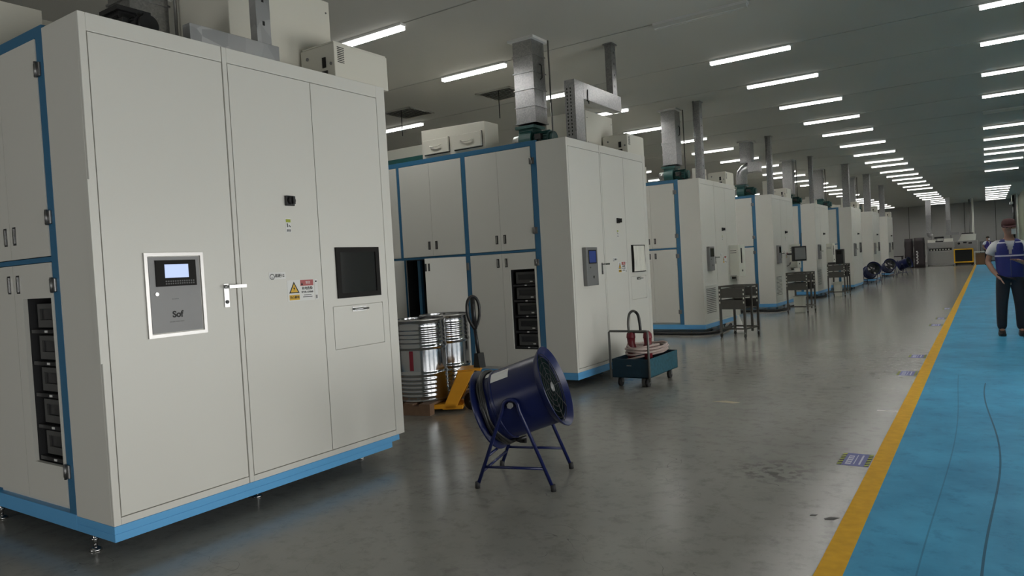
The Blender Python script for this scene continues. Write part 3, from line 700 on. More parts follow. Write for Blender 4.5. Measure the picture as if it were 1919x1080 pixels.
# ------------------------------------------------------------------ parts trolleys
def trolley(x, y, w, d, h, rz, label):
    t = thing('parts_trolley', (x, y, 0), label, 'trolley', 'dark metal parts trolleys by the machines', rz)
    s = .036; zb = .10
    for (a, c) in ((0, 0), (w-s, 0), (0, d-s), (w-s, d-s), (w-s, d*.5)):
        p = MB().use(M['rack']); p.box(a, a+s, c, c+s, zb, h); p.use(M['offwhite'])
        if c in (0, d-s):
            for k in range(4): p.box(a+.008, a+s-.008, c-.0015, c, h*.66+k*.075, h*.66+.035+k*.075)  # off-white patches stand in for light showing through the post holes
        p.build('leg', None, t)
    for z in (h-.03, h-.24):
        b = MB(); b.box(s, w-s, .008, .026, z-.19, z-.02); b.box(s, w-s, d-.026, d-.008, z-.19, z-.02); b.box(.008, .026, s, d-s, z-.19, z-.02); b.box(s, w-s, s, d-s, z-.19, z-.175)
        b.build('tray', M['rack'], t)
    for z in (.15, h-.028):
        for q in ((s, w-s, .006, .03), (s, w-s, d-.03, d-.006), (w-.03, w-.006, s, d-s), (.006, .03, s, d-s)): MB().box(*q, z, z+.028).build('rail', M['rack'], t)
    for (a, c) in ((s/2, s/2), (w-s/2, s/2), (s/2, d-s/2), (w-s/2, d-s/2)):
        q = MB().use(M['rubber']).cyl((a-.012, c, .035), (a+.012, c, .035), .035, n=16); q.use(M['chrome']).box(a-.018, a-.014, c-.015, c+.015, .03, .1).box(a+.014, a+.018, c-.015, c+.015, .03, .1).box(a-.018, a+.018, c-.015, c+.015, .085, .1)
        q.build('caster', None, t)
trolley(-4.15, 13.05, .50, .58, .95, R(-10), 'nearest dark parts trolley with two trays, beside the third machine')
trolley(-4.13, 18.27, .50, .70, 1.00, R(-4), 'second dark parts trolley, in front of the fourth machine below the monitor')
trolley(-4.26, 24.45, .52, .72, 1.05, R(-4), 'farthest dark parts trolley, with a black computer standing on it')
def bucket(x, y, w, d, h, label, rz=0):
    t = thing('plastic_container', (x, y, 0), label, 'container', None, rz)
    MB().loft([[(-w/2+i, -d/2+i, z), (w/2-i, -d/2+i, z), (w/2-i, d/2-i, z), (-w/2+i, d/2-i, z)] for z, i in ((0, .02), (h, 0))], smooth=False).build('body', M['offwhite'], t, bevel=.012)
    MB().box(-w/2-.012, w/2+.012, -d/2-.012, d/2+.012, h-.03, h+.006).build('lid', M['offwhite'], t, bevel=.004)
bucket(-3.90, 18.62, .24, .3, .40, 'cream plastic container standing under the second trolley')
bucket(-4.02, 24.82, .22, .3, .46, 'white plastic container standing under the farthest trolley')
t = thing('computer', (-4.02, 24.75, 1.05), 'black computer tower standing on the farthest trolley', 'computer')
MB().box(-.02, .20, -.02, .30, .002, .46, bevel=.008).build('case', M['black'], t); MB().box(.02, .16, -.024, -.02, .30, .42).build('front_panel', M['bezel'], t)
MB().box(-.24, -.04, -.10, .22, .0, .05).build('base_tray', M['black'], t)
# tarp + cable under the nearest trolley, hoses by the third machine
t = MB()
rr = []
for k in range(10):
    a = k/9; rr.append([(-4.06+.10*math.cos(q*2*PI/14)*(1-a*.8)*(1+.15*math.sin(q*3+k)), 13.92+.14*math.sin(q*2*PI/14)*(1-a*.75), .001+.34*a) for q in range(14)])
t.loft(rr); tag(t.build('plastic_sack', M['label']), 'crumpled white plastic sack on the floor behind the nearest trolley', 'sack')
def hose(pts, r, m, name, label, cat, n=8):
    o = MB().tube(pts, r, n=n).build(name, m); return tag(o, label, cat)
def spline(P, k=8):
    P = [Vector(p) for p in P]; out = []
    for i in range(len(P)-1):
        p0 = P[max(i-1, 0)]; p1 = P[i]; p2 = P[i+1]; p3 = P[min(i+2, len(P)-1)]
        for j in range(k):
            t_ = j/k; out.append(.5*((2*p1)+(p2-p0)*t_+(2*p0-5*p1+4*p2-p3)*t_*t_+(3*p1-p0-3*p2+p3)*t_**3))
    out.append(P[-1]); return out
hose(spline([(-6.3, 13.6, .032), (-5.4, 13.42, .032), (-4.75, 13.38, .032), (-4.45, 13.62, .032), (-4.42, 14.3, .032), (-4.6, 15.2, .032)]), .03, M['rubber'], 'floor_hose', 'thick black hose on the floor along the base of the third machine', 'hose')
hose(spline([(-5.9, 18.95, .032), (-5.0, 18.9, .032), (-4.5, 19.0, .032), (-4.42, 19.7, .032), (-4.6, 20.6, .032)]), .03, M['rubber'], 'floor_hose', 'thick black hose on the floor along the base of the fourth machine', 'hose')
hose(spline([(-5.6, 24.3, .032), (-4.9, 24.1, .032), (-4.45, 24.3, .032), (-4.42, 25.0, .032), (-4.6, 25.9, .032)]), .03, M['rubber'], 'floor_hose', 'thick black hose on the floor along the base of the fifth machine', 'hose')

# ------------------------------------------------------------------ drum fan
def make_fan(label, group, mouth=None):
    t = thing('drum_fan', (0, 0, 0), label, 'fan', group)
    A = Matrix.Translation((0, 0, .575)) @ Matrix.Rotation(R(-19), 4, 'Y') @ Matrix.Rotation(R(90), 4, 'Y')   # local z -> fan axis
    MB().lathe([(.236, -.235), (.285, -.265), (.290, -.262), (.290, -.252), (.247, -.225), (.247, -.14), (.252, -.135), (.252, -.12), (.247, -.115), (.247, .215), (.284, .255), (.290, .268), (.286, .272), (.280, .268), (.238, .225), (.236, -.235)], n=56, mx=A).build('drum', M['fanblue'], t, auto=True)
    MB().lathe([(.2365, -.22), (.2365, .22)], n=48, mx=A).build('drum_lining', mouth or M['fanin'], t)
    g = MB()
    for zz in (.235, -.245):
        for r in (.06, .10, .14, .18, .22, .245):
            g.tube([A @ Vector((r*math.cos(q*PI/18), r*math.sin(q*PI/18), zz)) for q in range(36)], .0022, n=5, closed=True)
        for q in range(8):
            a = q*PI/4; g.cyl(A @ Vector((.04*math.cos(a), .04*math.sin(a), zz)), A @ Vector((.262*math.cos(a), .262*math.sin(a), zz)), .003, n=5)
    g.build('guard', M['dark'], t)
    MB().lathe([(0, .13), (.04, .13), (.06, .12), (.06, -.17), (0, -.17)], n=24, mx=A).build('motor_hub', M['inkgrey'], t)
    MB().lathe([(0, .246), (.034, .246), (.034, .236), (0, .236)], n=24, mx=A).build('hub_badge', M['greypanel'], t)
    for q in range(5):
        b = MB(); B = A @ Matrix.Rotation(q*2*PI/5, 4, 'Z') @ Matrix.Translation((.14, 0, .03)) @ Matrix.Rotation(R(32), 4, 'X')
        b.prism([(-.085, -.045), (.085, -.075), (.09, .06), (-.085, .045)], 'z', -.003, .003, mx=B); b.build('blade', M['instr'], t)
    for s in (-1, 1):
        yy = s*.268
        P = [(-.27, yy, .012), (-.062, yy, .535)] + [(-.055*math.cos(a), yy, .565+.05*math.sin(a)) for a in [PI*k/10 for k in range(0, 11)]] + [(.062, yy, .535), (.27, yy, .012)]
        f = MB().tube(P, .0125, n=10).build('side_stand', M['fanblue'], t)
        MB().tube([(-.213, yy, .15), (.213, yy, .15)], .010, n=8).build('lower_bar', M['fanblue'], f)
        for xx in (-.27, .27):
            MB().cyl((xx, yy, 0), (xx*.985, yy, .045), .018, n=10).build('rubber_foot', M['rubber'], f)
        MB().cyl((0, s*.25, .575), (0, s*.285, .575), .022, n=6).cyl((0, s*.285, .575), (0, s*.29, .575), .012, n=10).build('pivot_bolt', M['greypanel'], t)
    MB().tube([(-.225, -.268, .12), (-.225, .268, .12)], .010, n=8).build('tie_bar', M['fanblue'], t)
    MB().tube([(-.19, -.268, .22), (-.19, .268, .22)], .010, n=8).build('tie_bar', M['fanblue'], t)
    return t
def make_fan_near():
    t = make_fan('dark blue drum fan on a tubular stand, alone on the grey floor in front', None)
    A = Matrix.Translation((0, 0, .575)) @ Matrix.Rotation(R(-19), 4, 'Y') @ Matrix.Rotation(R(90), 4, 'Y')
    for j, z in enumerate((-.205, -.180, -.192)):
        MB().tube([A @ Vector(((.262+.006*math.sin(3*q*PI/20+j))*math.cos(q*PI/20), (.262+.006*math.sin(3*q*PI/20+j))*math.sin(q*PI/20), z+.008*math.sin(q*.7+j))) for q in range(40)], .013, n=8, closed=True).build('coiled_cable', M['black'], t)
    MB().tube([A @ Vector((.25, .02, -.18)), A @ Vector((.29, .04, -.14)), A @ Vector((.30, .02, -.10)), A @ Vector((.27, .0, -.08)), A @ Vector((.265, -.03, -.14))], .014, n=8).build('cable_end', M['black'], t)
    s = MB()
    for (a0, a1, z0, z1) in ((-165, -143, -.12, .02), (-172, -160, -.165, -.135)):
        rr = []
        for k in range(8):
            a = R(a0+(a1-a0)*k/7+6); rr.append([A @ Vector((.2485*math.cos(a), .2485*math.sin(a), zz)) for zz in (z0, z1)])
        s.loft(rr, closed=False, cap0=False, cap1=False)
    s.build('rating_label', M['label'], t)
    MB().lathe([(.205, -.2), (.2, -.2)], n=8, mx=A)
    return t
f = make_fan_near(); f.location = (-2.78, 4.205, 0); f.rotation_euler = (0, 0, math.atan2(.243, .474)-R(11))
f0 = make_fan('dark drum fan facing the aisle between the sixth and seventh machines', 'drum fans by the far machines'); f0.location = (-3.95, 32.4, 0); f0.rotation_euler = (0, 0, R(-62))
for (x, y, a, l) in ((-4.0, 39.0, -70, 'left of two blue drum fans beside the farthest machine'), (-3.55, 41.6, -20, 'right of two blue drum fans beside the farthest machine')):
    c = copy_tree(f0); c.location = (x, y, 0); c.rotation_euler = (0, 0, R(a)); c['label'] = l

# ------------------------------------------------------------------ drums, pallet, pallet jack
def make_drum(label):
    t = thing('steel_drum', (0, 0, 0), label, 'drum', 'steel drums on the pallet')
    r = .277; p = [(0, .018), (r-.012, .018), (r-.012, 0), (r+.006, 0), (r+.008, .012), (r, .022)]
    def bead(z, w, d): return [(r, z-w), (r+d*.7, z-w*.5), (r+d, z), (r+d*.7, z+w*.5), (r, z+w)]
    for z in (.06, .105, .15, .195, .24): p += bead(z, .018, .005)
    p += bead(.295, .022, .011)
    p += [(r, .33), (r, .55)] + bead(.585, .022, .011)
    for z in (.645, .69, .735, .78): p += bead(z, .018, .005)
    p += [(r, .85), (r+.008, .862), (r+.008, .88), (r-.010, .88), (r-.012, .862), (0, .862)]
    MB().lathe(p, n=64).build('barrel', M['drum'], t, auto=True)
    MB().lathe([(r+.007, .866), (r+.013, .870), (r+.013, .882), (r+.007, .885), (r-.008, .884)], n=64).build('clamp_ring', M['steel'], t)
    MB().cyl((.10, -.12, .862), (.10, -.12, .878), .035, n=16).cyl((-.12, .1, .862), (-.12, .1, .876), .022, n=16).build('bung', M['steel'], t)
    return t
d = make_drum('shiny steel drum in front on the pallet, beside the nearest machine'); d.location = (-5.23, 5.95, .12); d.rotation_euler = (0, 0, R(20))
a0 = R(-80)
s = MB(); rr = []
for k in range(7):
    a = R(-96+9*k/6)+0; rr.append([(.2785*math.cos(a), .2785*math.sin(a), z) for z in (.34, .55)])
s.loft(rr, closed=False, cap0=False, cap1=False); s.build('red_stripe', M['red'], d)
MB().tube([(.08, -.20, .89), (.14, -.17, .905), (.20, -.10, .895), (.22, -.03, .887)], .012, n=8).build('lever_lock', M['black'], d)
d2 = make_drum('shiny steel drum standing behind the front drum, next to the yellow jack'); d2.location = (-5.375, 6.56, .12)
t = thing('pallet', (-5.59, 6.116, 0), 'worn brown wooden pallet under the two steel drums', 'pallet', None, R(13))
for k in range(6): MB().box(-.57+k*.203, -.57+k*.203+.125, -.60, .60, .098, .12).build('deck_board', M['wood'], t)
for k in (-.60, -.17, .50): MB().box(-.57, .57, k, k+.10, .0, .098).build('stringer', M['wood'], t)

t = thing('pallet_jack', (-4.64, 6.20, 0), 'yellow hand pallet jack with a black loop handle, beside the drums', 'pallet jack', None, R(30))
# forks pass beneath the pallet deck between stringers, one either side of the middle
fk = []
for yy in (-.19, .06):
    MB().box(-.74, -.25, yy, yy+.13, .040, .088).prism([(-.74, .040), (-.80, .055), (-.80, .075), (-.74, .088)], 'y', yy, yy+.13).build('fork', M['yellow'], t)
MB().prism([(-.39, .03), (-.25, .03), (-.02, .44), (-.20, .42)], 'y', -.19, -.17).prism([(-.39, .03), (-.25, .03), (-.02, .44), (-.20, .42)], 'y', .17, .19).prism([(-.39, .03), (-.36, .03), (-.18, .42), (-.21, .42)], 'y', -.17, .17).prism([(-.21, .40), (-.02, .43), (.04, .42), (.04, .45), (-.21, .44)], 'y', -.165, .165).box(-.36, -.17, -.19, .19, .03, .07).build('chassis', M['yellow'], t, bevel=.004)
MB().cyl((-.02, 0, .08), (-.02, 0, .40), .055, n=20).cyl((-.02, 0, .40), (-.02, 0, .50), .03, n=16).box(-.09, .10, -.06, .06, .17, .27).build('hydraulic_pump', M['inkgrey'], t)
for yy in (-.11, .11): MB().lathe([(.012, -.028), (.05, -.028), (.055, -.018), (.088, -.026), (.093, -.02), (.093, .02), (.088, .026), (.055, .018), (.05, .028), (.012, .028)], n=32, mx=Matrix.Translation((-.02, yy, .094)) @ Matrix.Rotation(R(90), 4, 'X')).build('steering_wheel', M['rubber'], t)
MB().cyl((-.02, -.14, .094), (-.02, .14, .094), .012, n=10).box(-.04, .0, -.06, .06, .08, .16).build('axle', M['inkgrey'], t)
MB().prism([(-.06, .27), (.09, .25), (.09, .27), (-.06, .30)], 'y', -.12, -.09).cyl((-.1, -.105, .285), (.06, -.105, .262), .012, n=8).build('foot_pedal', M['pipe'], t)
MB().prism([(-.02, .44), (.07, .44), (.05, .60), (.0, .60)], 'y', -.05, .05).cyl((.02, 0, .58), (-.015, 0, .88), .019, n=14).build('handle_shaft', M['black'], t)
lp = spline([(-.012, 0, .86), (-.015, -.06, .93), (-.018, -.098, 1.02), (-.022, -.098, 1.12), (-.026, -.062, 1.19), (-.028, 0, 1.215), (-.026, .062, 1.19), (-.022, .098, 1.12), (-.018, .098, 1.02), (-.015, .06, .93), (-.012, 0, .86)], 6)
tl = MB().tube(lp, .017, n=10).cyl((-.012, 0, .86), (-.026, 0, 1.20), .026, n=12).build('loop_grip', M['black'], t)
MB().box(-.04, -.004, -.02, .02, 1.03, 1.13).build('release_lever', M['inkgrey'], tl)

St = Matrix.Translation((-.02, 0, 0)) @ Matrix.Rotation(R(-34), 4, 'Z') @ Matrix.Translation((.02, 0, 0))
for c in t.children:
    if c.name.split('.')[0] in ('steering_wheel', 'axle', 'handle_shaft', 'loop_grip', 'foot_pedal', 'hydraulic_pump'): c.matrix_local = St
# ------------------------------------------------------------------ hose cart
CX, CY = -3.80, 7.76
t = thing('hose_cart', (CX, CY, 0), 'dark teal box cart on casters with a grey pipe handle, beside the second machine', 'cart')
w, d = .47, .93
b = MB().use(M['cartblue']); b.box(0, w, 0, .012, .115, .34); b.box(0, w, 0, d, .115, .127); b.box(0, .012, .012, d, .115, .34); b.box(0, w, d-.012, d, .115, .34); b.use(M['cartgreen']).box(w-.012, w, .012, d-.012, .115, .34)
b.build('tub', None, t, bevel=.003)
MB().box(.19, .25, -.003, .001, .255, .267).build('name_plate', M['steel'], t)
MB().tube([(-.012, -.014, .10), (-.014, -.014, .66), (.0, -.014, .675), (w-.0, -.014, .675), (w+.012, -.014, .66), (w+.012, -.014, .075)], .014, n=10).build('push_handle', M['pipe'], t)
for (a, c) in ((.06, .10), (w-.06, .10), (.06, d-.14), (w-.06, d-.14)):
    q = MB().use(M['rubber']).cyl((a-.018, c, .05), (a+.018, c, .05), .05, n=20); q.use(M['inkgrey']).box(a-.028, a-.021, c-.02, c+.02, .045, .115).box(a+.021, a+.028, c-.02, c+.02, .045, .115).box(a-.028, a+.028, c-.03, c+.03, .105, .115)
    q.build('caster', None, t)
# coil of hose on the cart
P = []
for k in range(150):
    a = k*2*PI/30; tt = k/149
    P.append((CX+w/2+(.215+.03*math.sin(k*.21))*math.cos(a), CY+d/2+.03+(.37+.06*math.sin(k*.13))*math.sin(a), .372+.09*tt+.012*math.sin(a*2+k*.1)))
P = [(CX+.1, CY+.16, .30)]+P
hose(P, .014, M['hose'], 'coiled_hose', 'pale pink coiled hose lying on top of the teal cart', 'hose')
t = thing('red_pump', (CX+.20, CY+.36, .128), 'dark red twin pump standing inside the hose cart', 'pump')
for xx in (-.10, .12):
    MB().lathe([(0, 0), (.05, 0), (.05, .26), (.062, .28), (.062, .32), (.045, .36), (.05, .42), (.056, .43), (.05, .48), (.03, .505), (0, .505)], n=20, mx=Matrix.Translation((xx, 0, 0))).build('pump_body', M['redcast'], t, auto=True)
MB().box(-.10, .13, -.022, .022, .485, .515).box(-.15, .17, -.03, .03, .26, .29).build('yoke', M['black'], t)
hp = spline([(CX+x_, CY+.30, z_) for x_, z_ in ((.105, .62), (.10, .74), (.12, .85), (.175, .89), (.23, .85), (.25, .76), (.258, .65))], 6)
o = thing('arched_hose', (0, 0, 0), 'grey hose arching up from the red pump on the cart', 'hose')
MB().tube(hp[:22], .016, n=10).build('pale_length', M['pipe'], o, label='grey length of the hose'); MB().tube(hp[21:], .018, n=10).build('black_length', M['black'], o, label='black end of the hose')

# ------------------------------------------------------------------ floor stickers and marks
def sticker(x0, x1, y0, y1, label, full=True):
    w = x1-x0; d = y1-y0
    s = MB().use(M['stickblue']).box(0, w, 0, d, 0, .0012); s.use(M['ink']); 
    for e in (0, w-.028):
        s.use(M['ink']); s.box(e, e+.028, 0, d, .0012, .0016); s.use(M['stickgreen'])
        for k in range(5): s.prism([(e+.001, .01+k*d/5), (e+.027, .03+k*d/5), (e+.027, .03+k*d/5+d*.09), (e+.001, .01+k*d/5+d*.09)], 'z', .0015, .0021)
    s.use(M['stickwhite'])
    s.box(w*.24, w*.42, d*.10, d*.80, .0012, .0018); s.box(w*.66, w*.72, d*.12, d*.88, .0012, .0018); s.box(w*.50, w*.53, d*.12, d*.88, .0012, .0018)
    s.use(M['stickblue'])
    for k in range(4): s.box(w*.27, w*.40, d*(.20+k*.15), d*(.26+k*.15), .0016, .0022)
    o = s.build('floor_sticker'); o.location = (x0, y0, 0); tag(o, label, 'floor sticker', 'hazard bordered stickers beside the yellow line')
sticker(-.925, -.725, 5.34, 5.67, 'nearest blue floor sticker with hazard edges beside the yellow line')
sticker(-.93, -.725, 9.33, 9.66, 'second blue floor sticker along the yellow line')
sticker(-.93, -.725, 10.85, 11.15, 'third blue floor sticker along the yellow line')
sticker(-.94, -.725, 15.15, 15.5, 'fourth blue floor sticker along the yellow line')
sticker(-.91, -.725, 16.5, 16.85, 'fifth blue floor sticker along the yellow line')
sticker(-.90, -.725, 19.0, 19.4, 'sixth blue floor sticker, farthest along the yellow line')
def mark(name, m, poly, label):
    o = MB().prism(poly, 'z', 0, .001).build(name, m); tag(o, label, 'floor mark')
M['worn'] = mat('pale_worn_tape', (.55, .53, .50), .5); M['scuff'] = mat('dark_scuff', (.06, .058, .055), .6); M['ochre'] = mat('faded_ochre', (.33, .27, .16), .5)
mark('tape_mark', M['worn'], [(-.89, 7.25), (-.72, 7.27), (-.72, 7.30), (-.89, 7.285)], 'short white tape mark reaching the yellow line')
mark('ochre_smear', M['ochre'], [(-2.42, 7.24), (-2.2, 7.2), (-2.14, 7.26), (-2.3, 7.31)], 'faded ochre smear on the open grey floor')
mark('tar_spot', M['scuff'], [(-.80, 4.20), (-.755, 4.215), (-.735, 4.26), (-.775, 4.262), (-.81, 4.225)], 'black tar spot beside the yellow line')
mark('tar_spot', M['scuff'], [(-.885, 4.235), (-.855, 4.24), (-.85, 4.27), (-.88, 4.265)], 'smaller black tar spot left of the one at the yellow line')
mark('floor_scratch', M['scuff'], [(-3.62, 7.12), (-3.42, 7.20), (-3.41, 7.225), (-3.62, 7.14)], 'thin black scratch on the floor in front of the cart')

# ------------------------------------------------------------------ far end of the hall
def cover_rack(x0, x1, y, h, label):
    t = thing('covered_rack', (x0, y, 0), label, 'rack')
    w = x1-x0
    rr = []
    for k in range(9):
        z = h*k/8; rr.append([(w/2+(w/2+.02*math.sin(k*2+q))*math.cos(q*2*PI/24)*min(1.3, 1/max(abs(math.cos(q*2*PI/24)), abs(math.sin(q*2*PI/24)))), .35+.35*math.sin(q*2*PI/24)*min(1.3, 1/max(abs(math.cos(q*2*PI/24)), abs(math.sin(q*2*PI/24)))), z) for q in range(24)])
    MB().loft(rr).build('cover', M['blackrack'], t)
    return t
a = cover_rack(-4.05, -3.45, 54.2, 1.98, 'taller black covered rack with white markings at the far end')
mk = MB()
for k in range(9): mk.box(.13+.03*(k % 2), .22+.03*(k % 2), -.03, -.02, .25+k*.10, .31+k*.10)
mk.build('white_markings', M['label'], a)
b = cover_rack(-4.62, -4.14, 54.4, 1.95, 'black covered rack at the far end, left of the taller one')
t = thing('storage_bench', (-5.80, 54.0, 0), 'low dark bench at the far end beside the blue fans', 'bench')
MB().box(0, 1.1, 0, .7, .78, .84).build('top', M['blackrack'], t)
for xx in (.02, 1.02):
    for yy in (.02, .62): MB().box(xx, xx+.06, yy, yy+.06, 0, .78).build('leg', M['blackrack'], t)
t = thing('steel_washing_machine', (-3.42, 56.2, 0), 'long stainless steel machine at the far end below two ducts', 'machine')
MB().box(0, 1.55, 0, 1.2, .08, 1.0).box(.04, 1.51, .1, 1.2, 1.0, 1.22).box(0, 1.55, 0, 1.2, 1.22, 1.62).build('body', M['steel'], t, bevel=.01)
MB().box(.12, 1.44, .085, .1, 1.03, 1.2).build('window_strip', M['dark'], t)
bl = MB()
for k in range(7): bl.cyl((.25+k*.17, .06, 1.10), (.25+k*.17, .085, 1.10), .05, n=12)
bl.build('gauges', M['offwhite'], t)
MB().box(.05, .5, .2, .9, 1.62, 1.80).box(.62, .92, .2, .7, 1.62, 1.86).box(1.0, 1.5, .2, .9, 1.62, 1.83).build('top_units', M['offwhite'], t)
MB().box(.45, 1.0, .15, .6, 1.86, 1.98).box(.5, .95, .12, .2, 1.62, 1.70).build('black_unit', M['black'], t)
for (xx, yy) in ((.06, .06), (1.49, .06), (.06, 1.1), (1.49, 1.1)): MB().cyl((xx, yy, 0), (xx, yy, .085), .03, n=10).build('foot', M['inkgrey'], t)
t = thing('steel_oven', (-1.85, 57.4, 0), 'grey machine with dials behind the yellow framed cabinet at the far end', 'machine')
MB().box(0, 1.3, 0, 1.0, 0, 1.62).build('body', M['steel'], t, bevel=.01)
MB().cyl((.25, -.01, 1.45), (.25, 0, 1.45), .08, n=16).box(.5, .7, -.01, 0, 1.45, 1.55).box(.8, 1.0, -.01, 0, 1.40, 1.5).build('dial', M['black'], t)
MB().prism([(.2, 1.62), (1.2, 1.62), (1.25, 2.05), (.45, 2.1)], 'y', .2, .8).build('hood', M['offwhite'], t)
MB().box(.42, 1.1, .18, .82, 2.08, 2.14).build('hood_lid', M['dark'], t)
t = thing('framed_cabinet', (-1.86, 55.6, 0), 'low dark cabinet with a bright yellow frame at the far end', 'cabinet')
f_ = MB()
for q in ((0, .07, .18, 1.10), (1.03, 1.10, .18, 1.10), (.07, 1.03, 1.03, 1.10), (.07, 1.03, .18, .26)): f_.box(q[0], q[1], 0, .08, q[2], q[3])
f_.box(0, .07, .08, .75, .18, 1.10); f_.build('frame', M['orange'], t)
MB().box(.07, 1.10, .08, .75, .05, 1.08).build('body', M['dark'], t); MB().box(.07, 1.03, .04, .08, .26, 1.03).build('door_glass', M['glass'], t)
for xx in (.12, 1.0):
    for yy in (.12, .68): MB().box(xx-.04, xx+.04, yy-.04, yy+.04, 0, .18).build('foot', M['black'], t)
t = thing('packing_table', (-.74, 55.3, 0), 'small white topped table at the far end, beside the walkway', 'table')
MB().box(0, .75, 0, .7, .82, .87).build('tabletop', M['offwhite'], t)
for (xx, yy) in ((.02, .02), (.69, .02), (.02, .64), (.69, .64)): MB().box(xx, xx+.04, yy, yy+.04, .0015, .82).build('leg', M['offwhite'], t)
t = thing('wooden_crate', (-.64, 55.4, 0), 'brown wooden crate under the white topped table', 'crate')
MB().box(0, .50, 0, .55, .0015, .72).build('case', M['cardboard'], t); MB().box(-.01, .51, -.01, .56, .72, .76).build('lid', M['cardboard'], t)
def far_duct(x, y, w, z0, zc, label, elbow):
    t = thing('vent_pipe', (x, y, 0), label, 'duct')
    MB().box(-w/2, w/2, -w/2, w/2, zc, CZ).build('upper_duct', M['galv'], t)
    MB().box(-w/2, w/2, -w/2, w/2, z0+.3, zc-.03).build('lower_duct', M['galvdull'], t, label='darker lower duct')
    MB().box(-w/2-.03, w/2+.03, -w/2-.03, w/2+.03, zc-.03, zc).build('flange', M['galvdull'], t)
    if elbow: MB().tube(spline([(0, 0, z0+.3), (.03, 0, z0+.12), (.14, 0, z0+.02), (.22, 0, z0)], 5), w*.55, n=14).build('elbow', M['galvdull'], t)
    else: MB().box(-w/2-.04, w/2+.5, -w/2, w/2, z0+.15, z0+.32).build('elbow', M['galvdull'], t)
far_duct(-3.30, 56.9, .32, 2.02, 3.5, 'left of two square ducts rising from the far steel machine', True)
far_duct(-2.15, 56.9, .26, 1.90, 3.1, 'right of two square ducts rising from the far steel machine', False)
tag(MB().cyl((-.78, 60, .002), (-.78, 60, CZ), .06, n=16).build('white_post', M['offwhite']), 'slim white post from floor to ceiling at the far end', 'post')
tag(MB().cyl((-1.0, 61.5, 0), (-1.0, 61.5, CZ), .05, n=12).build('dark_pipe', M['pipe']), 'thin dark pipe just left of the slim white far post', 'pipe')
tag(MB().cyl((1.60, 61, .002), (1.60, 61, CZ), .07, n=12).build('black_pipe', M['black']), 'black pipe by the right wall at the far end, behind the man', 'pipe')
tag(MB().cyl((1.78, 59.5, .002), (1.78, 59.5, CZ), .05, n=12).build('white_pipe', M['offwhite']), 'white pipe against the right wall at the far end', 'pipe')
t = thing('wall_camera', (1.52, 60.8, 4.05), 'small white box camera beside the black pipe at the far end', 'camera')
MB().box(-.14, .06, -.3, .1, -.08, .08, bevel=.01).build('case', M['offwhite'], t); MB().cyl((.0, 0, .08), (.0, 0, CZ-4.05), .02, n=8).build('bracket', M['offwhite'], t)
t = thing('low_cabinet', (-.45, 63.5, 0), 'long dark grey low cabinet against the far wall', 'cabinet')
MB().box(0, 1.6, 0, .6, .06, 1.5).box(.05, 1.55, .05, .55, 0.0015, .06).build('case', M['rack'], t)
for k in range(3): MB().box(.04+k*.52, .52+k*.52, -.012, 0, .10, 1.46).build('door', M['greypanel'], t)

# ------------------------------------------------------------------ people
def ell(cx, cy, z, rx, ry, n=32, p=2.0):
    out = []
    for k in range(n):
        a = 2*PI*k/n; c = math.cos(a); s = math.sin(a)
        out.append((cx+rx*math.copysign(abs(c)**(2/p), c), cy+ry*math.copysign(abs(s)**(2/p), s), z))
    return out
def skinned(name, verts, edges, rad, m, parent, root=0, lev=2):
    me = bpy.data.meshes.new(name); me.from_pydata(verts, edges, []); o = bpy.data.objects.new(name, me); COL.objects.link(o)
    sk = o.modifiers.new('skin', 'SKIN'); sk.use_smooth_shade = True
    for i, v in enumerate(me.skin_vertices[0].data):
        r = rad[i]; v.radius = r if isinstance(r, tuple) else (r, r); v.use_root = (i == root)
    sb = o.modifiers.new('sub', 'SUBSURF'); sb.levels = lev; sb.render_levels = lev
    bpy.context.view_layer.update()
    ev = o.evaluated_get(bpy.context.evaluated_depsgraph_get()); nm = bpy.data.meshes.new_from_object(ev)
    bpy.data.objects.remove(o); nm.materials.clear(); nm.materials.append(m)
    for p_ in nm.polygons: p_.use_smooth = True
    o = bpy.data.objects.new(name, nm); COL.objects.link(o)
    if parent is not None: o.parent = parent
    return o
